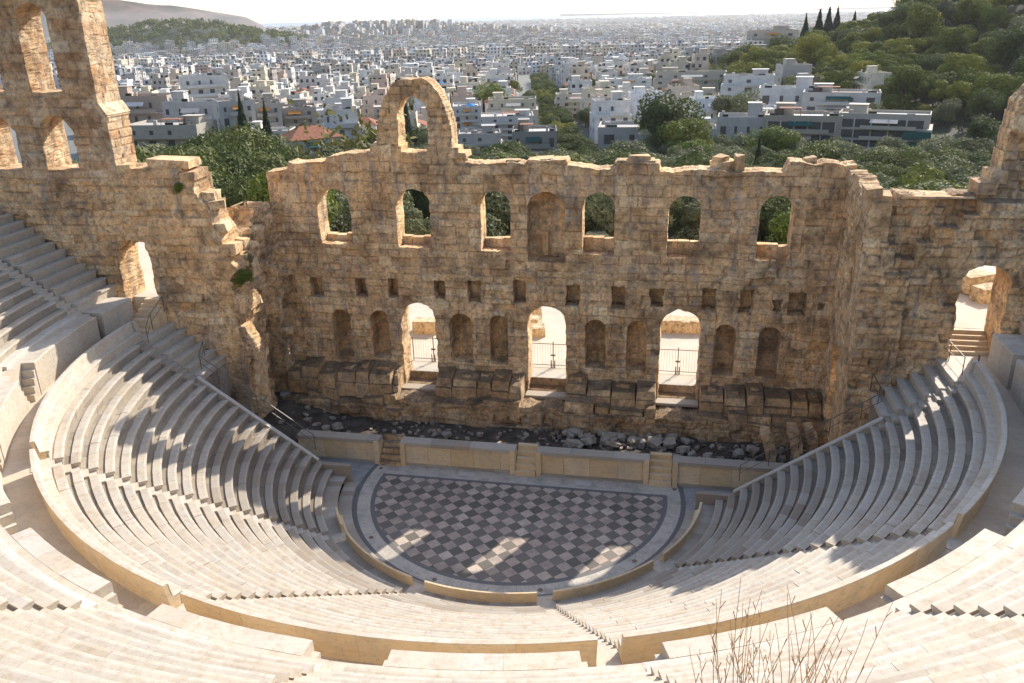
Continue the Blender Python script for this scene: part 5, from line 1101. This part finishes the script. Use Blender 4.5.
for x, y, s_, q in hp[:300]: tree(rt_.choices(['pine', 'darkpine', 'olive', 'bright'], (6, 3.2, 1.2, .35))[0], x, y, s_*1.08, rt_.uniform(.8, 1.25), sink=.05)
for px, py, dist, hgt in ((812, 14, 470, 17), (821, 12, 474, 19), (829, 12, 480, 18), (799, 20, 460, 15), (846, 16, 480, 12)):
    x, y, az = pxd(px, dist); g = float(Hm(x, y)); zt = roofz(px, py-4, dist); tree('cypress', x, y, max(10, zt-g), .98)
for px, pyt, dist, lab in ((764, 138, 190, 'dark narrow cypress standing before the cream house'), (238, 96, 236, 'left of two dark cypresses between the grey blocks'), (262, 104, 232, 'right of two dark cypresses between the grey blocks'), (404, 96, 235, 'dark cypress framed by the free-standing arch'), (434, 100, 250, 'small dark cypress right behind the free-standing arch')):
    x, y, az = pxd(px, dist); g = float(Hm(x, y)); zt = roofz(px, pyt, dist); t_ = tree('cypress', x, y, zt-g); t_['label'] = lab; t_.scale.x *= .62; t_.scale.y *= .62
for px, pyt, dist, kind, lab in ((667, 92, 222, 'darkpine', 'big dark bushy tree in front of the cream blocks'), (690, 116, 212, 'bright', 'bright green tree beside the big dark bushy one'), (780, 124, 214, 'bright', 'yellow-green round tree before the beige flats'), (486, 82, 330, 'bright', 'small bright green tree among the white houses'), (360, 108, 150, 'autumn', 'thin half-bare tree with yellowing leaves left of the free-standing arch'), (330, 128, 150, 'autumn', 'lower thin tree with sparse brown leaves left of the free-standing arch'), (735, 90, 262, 'olive', 'dusty green tree before the tall white block'), (268, 166, 92, 'bright', 'bright yellow-green bush touching the left end of the stage wall top'), (505, 142, 190, 'darkpine', 'dark rounded tree against the grey-brown block'), (700, 138, 200, 'bright', 'yellow-green bush at the front of the right-hand houses')):
    x, y, az = pxd(px, dist); g = float(Hm(x, y)); zt = roofz(px, pyt, dist); t_ = tree(kind, x, y, (zt-g)*1.1); t_['label'] = lab
    if kind == 'bright' or kind == 'pine': t_.scale.z *= .95
for px, pyt, dist in ((140, 150, 120), (158, 138, 135), (150, 165, 100), (178, 146, 125), (190, 134, 150), (206, 124, 165), (200, 150, 118), (222, 122, 160), (214, 140, 135), (236, 128, 150), (232, 146, 122), (250, 136, 150), (252, 154, 118), (268, 146, 142), (170, 158, 108), (226, 160, 104), (245, 172, 98)):
    x, y, az = pxd(px, dist); g = float(Hm(x, y)); zt = roofz(px, pyt, dist); t_ = tree('darkpine', x, y, (zt-g)*1.05, .98); t_.scale.x *= .85; t_.scale.y *= .85
for s_ in range(0, 44):
    for k in (-2.6, 2.6): p = sxy+SD*(s_*9.-12)+pa*(k+rt_.uniform(-.8, .8)); tree(rt_.choice(['darkpine', 'darkpine', 'pine']), p[0], p[1], rt_.uniform(5.5, 7.5), name='street_tree')
for c_ in BL[:220]:
    if rt_.random() < .5:
        a = rt_.uniform(0, 6.28); x = c_['x']+cos(a)*11; y = c_['y']+sin(a)*11
        if any(hypot(x-hx, y-hy) < hr-2 for hx, hy, hr in HERO): continue
        tree(rt_.choice(['pine', 'bright', 'olive']), x, y, rt_.uniform(6, 10), name='garden_tree')
# far wooded hill: one mass of crowns
me_src = CR['pine'][0][0]; n0 = 220; lv = np.zeros(len(me_src.polygons), dtype=np.float32); me_src.attributes['lv'].data.foreach_get('value', lv); co = np.zeros(len(me_src.vertices)*3, dtype=np.float32); me_src.vertices.foreach_get('co', co); co = co.reshape(-1, 4, 3)
VV = []; LV = []
for _ in range(11000):
    x = rt_.uniform(-1500, 900); y = rt_.uniform(700, 2600)
    g2 = math.exp(-(((x+985)/250)**2+((y-1590)/200)**2)) > .28
    if not g2 and rt_.random() > .16: continue
    if not g2 and hillpart(x, y) > 3: continue
    z = float(Hm(x, y)); 
    if vis_px(x, y, z+5, 5) is None: continue
    sel = np.random.RandomState(_).choice(len(co), 60, replace=False); s_ = rt_.uniform(13, 22) if g2 else rt_.uniform(9, 13); cc = co[sel].mean(1, keepdims=True); q4 = (co[sel]-cc)*5.5+cc
    VV.append(q4.reshape(-1, 3)*s_+np.array([x, y, z])); LV.append(lv[sel])
VV = np.concatenate(VV); me = mesh_from('far_trees', VV, np.arange(len(VV)).reshape(-1, 4), fattrs={'lv': np.concatenate(LV)}); link('far_trees', me, MT['pine'], kind='stuff', label='far dark green trees covering the low hill and dotted through the city', category='trees')
# undergrowth on hill and grove floor
VV = []; LV = []
rr = np.random.RandomState(9)
for _ in range(9000):
    if _ % 2: x, y = rr.uniform(-130, 150), rr.uniform(30, 200)
    else:
        x, y = rr.uniform(40, 450), rr.uniform(140, 560)
        if hillpart(x, y) < 4: continue
    if streetdist(x, y)[0] < 7 or any(hypot(x-hx, y-hy) < hr for hx, hy, hr in HERO): continue
    z = float(Hm(x, y)); q = vis_px(x, y, z+1, 10)
    if q is None: continue
    sel = rr.choice(len(co), 46, replace=False); s_ = rr.uniform(2.5, 6); cc = co[sel].mean(1, keepdims=True); q4 = (co[sel]-cc)*3.4+cc; q4 = q4-np.array([0, 0, .3]); VV.append(q4.reshape(-1, 3)*s_+np.array([x, y, z])); LV.append(lv[sel])
VV = np.concatenate(VV); me = mesh_from('undergrowth', VV, np.arange(len(VV)).reshape(-1, 4), fattrs={'lv': np.concatenate(LV)}); link('undergrowth', me, MT['under'], kind='stuff', label='low green undergrowth covering the ground between the trees', category='undergrowth')
# ------------------------------------------------------------------ tufts on the ruin, dry grass near the camera
def tuft(x, y, z, s_, kind, lab):
    e = empty('wall_shrub', (x, y, z)); tag(e, lab, 'shrub'); m_ = random.choice(CR[kind])[0]; o = link('leaves', m_, None, e); o.scale = (s_*.8, s_*.7, s_); o.location = (0, 0, -s_*.3)
    MB().tube((0, 0, -.1), (0, 0, s_*.2), .02, 5).build('stem', MT['bark'], e)
p = onY(246, 282, 3.6); tuft(p[0], p[1]-.2, p[2], 1.5, 'bright', 'green shrub hanging on the broken corner of the left wing'); p = onY(249, 262, 4.2); tuft(p[0], p[1], p[2], 1.1, 'olive', 'small tuft above the green shrub on the broken corner')
p = onY(181, 191, 3.1); tuft(p[0], p[1]-.15, p[2], .9, 'bright', 'yellow-green tuft growing on top of the left wing below the cap stones'); p = onY(861, 372, 2.9); tuft(p[0], p[1], p[2], .8, 'cypress', 'small dark weed on the right wing wall above the benches')
gr = random.Random(4); n_ = 0
for (px, py) in ((713, 683), (745, 690), (757, 684), (768, 690), (780, 696), (797, 690), (812, 688), (835, 700), (728, 692), (790, 700)):
    D = gr.uniform(4.0, 5.0); base = CAM+ray(px, py+10)/np.linalg.norm(ray(px, py+10))*D; e = empty('dry_stalks', tuple(base)); n_ += 1
    b = MB()
    for s_ in range(gr.randint(4, 6)):
        p = Vector((gr.uniform(-.006, .006), gr.uniform(-.006, .006), -.35)); L = gr.uniform(.22, .66); lean = Vector((gr.uniform(-.16, .2), gr.uniform(-.05, .05), 1)); pts_ = [p]; m_ = 9
        for k in range(m_): lean += Vector((gr.uniform(-.07, .07), 0, gr.uniform(-.05, .01))); p = p+lean.normalized()*(L+.35)/m_; pts_.append(p)
        for k in range(m_): b.tube(pts_[k], pts_[k+1], .0025*(1-k*.07), 4)
        for k in range(m_*3//5, m_):
            if gr.random() < .6: a = Vector((gr.choice([-1, 1])*gr.uniform(.008, .022), 0, gr.uniform(.03, .06))); b.tube(pts_[k], pts_[k]+a, .002, 4)
    b.build('stems', MT['straw'], e); tag(e, f'dry reddish grass stems close to the camera, {ordn(n_)} clump in a row from the left', 'grass', 'dry grass stems in the foreground')
gl = sorted([o for o in C.objects if o.name.startswith('dry_stalks')], key=lambda o: proj(o.location)[0])
for i, o in enumerate(gl): o['label'] = f'dry reddish grass stems close to the camera, {ordn(i+1)} clump from the left'
# ------------------------------------------------------------------ labels for houses and trees
def band_label(items, key, edges, text, group):
    bands = {}
    for it in items:
        d = hypot(it['x']-CAM[0], it['y']-CAM[1]); b_ = next((i for i, e_ in enumerate(edges) if d < e_), len(edges)); bands.setdefault((b_, it[key]), []).append(it)
    for (b_, kk), L in bands.items():
        L.sort(key=lambda t: proj((t['x'], t['y'], 0))[0])
        for i, it in enumerate(L): it['o']['label'] = text(it, b_, i, len(L)); it['o']['category'] = it['cat']; it['o']['group'] = group
rown = ['nearest', 'second', 'third', 'fourth', 'fifth', 'sixth', 'seventh', 'eighth']
word = {1: 'one', 2: 'two', 3: 'three', 4: 'four', 5: 'five', 6: 'six', 7: 'seven'}
for b_ in BL: b_['cat'] = 'building'; b_['key'] = (b_['c'], b_['n'])
for b_ in BL:
    if b_['lab']: b_['o']['label'] = b_['lab']; b_['o']['category'] = 'building'; b_['o']['group'] = 'houses of the city behind the ruin'
band_label([b_ for b_ in BL if not b_['lab']], 'key', (270, 310, 350, 400, 450, 510, 580), lambda it, b_, i, n: f"{it['c']} {word[it['n']]}-storey {'tiled house' if it['tile'] else 'block'}, {ordn(i+1)} such from left in {rown[b_]} belt", 'houses of the city behind the ruin')
TL = []
for (e, kind, x, y) in ALLT:
    if e.get('label'): e['category'] = 'tree'; continue
    nm = e.name.split('.')[0]; hill = hillpart(x, y) > 5
    place = {'street_tree': 'along the straight street', 'garden_tree': 'between the houses'}.get(nm, 'on the wooded hill' if hill else 'in the grove' if hypot(x, y) < 215 else 'at the edge of the houses')
    kd = {'olive': 'grey-green rounded olive tree', 'pine': 'yellow-green spreading pine', 'darkpine': 'dark green spreading pine', 'cypress': 'tall dark cypress', 'bright': 'yellow-green leafy tree', 'autumn': 'thin tree'}[kind]
    TL.append(dict(o=e, x=x, y=y, cat='tree', key=(kd, place), kd=kd, place=place))
for pl_ in set(t['place'] for t in TL):
    band_label([t for t in TL if t['place'] == pl_], 'kd', (110, 140, 170, 210, 260, 320, 400), lambda it, b_, i, n: f"{it['kd']}, {ordn(i+1)} from left in {rown[b_]} row {it['place']}", 'trees '+pl_)
# ------------------------------------------------------------------ haze
HAZE = True
if HAZE:
    hb = MB().box(-9000, 8000, -120, 9400, -100, 70); hm = bpy.data.materials.new('haze_air'); hm.use_nodes = True; hn = hm.node_tree; hn.nodes.clear(); out = hn.nodes.new('ShaderNodeOutputMaterial'); pv = hn.nodes.new('ShaderNodeVolumePrincipled')
    pv.inputs['Color'].default_value = (.90, .89, .88, 1); pv.inputs['Density'].default_value = .00006; pv.inputs['Anisotropy'].default_value = .3; hn.links.new(pv.outputs[0], out.inputs['Volume'])
    o = hb.build('haze', hm, kind='stuff', label='thin pale haze over the far city', category='haze')
bpy.context.view_layer.update()
cam.matrix_world = M
print('objects', len(bpy.data.objects))
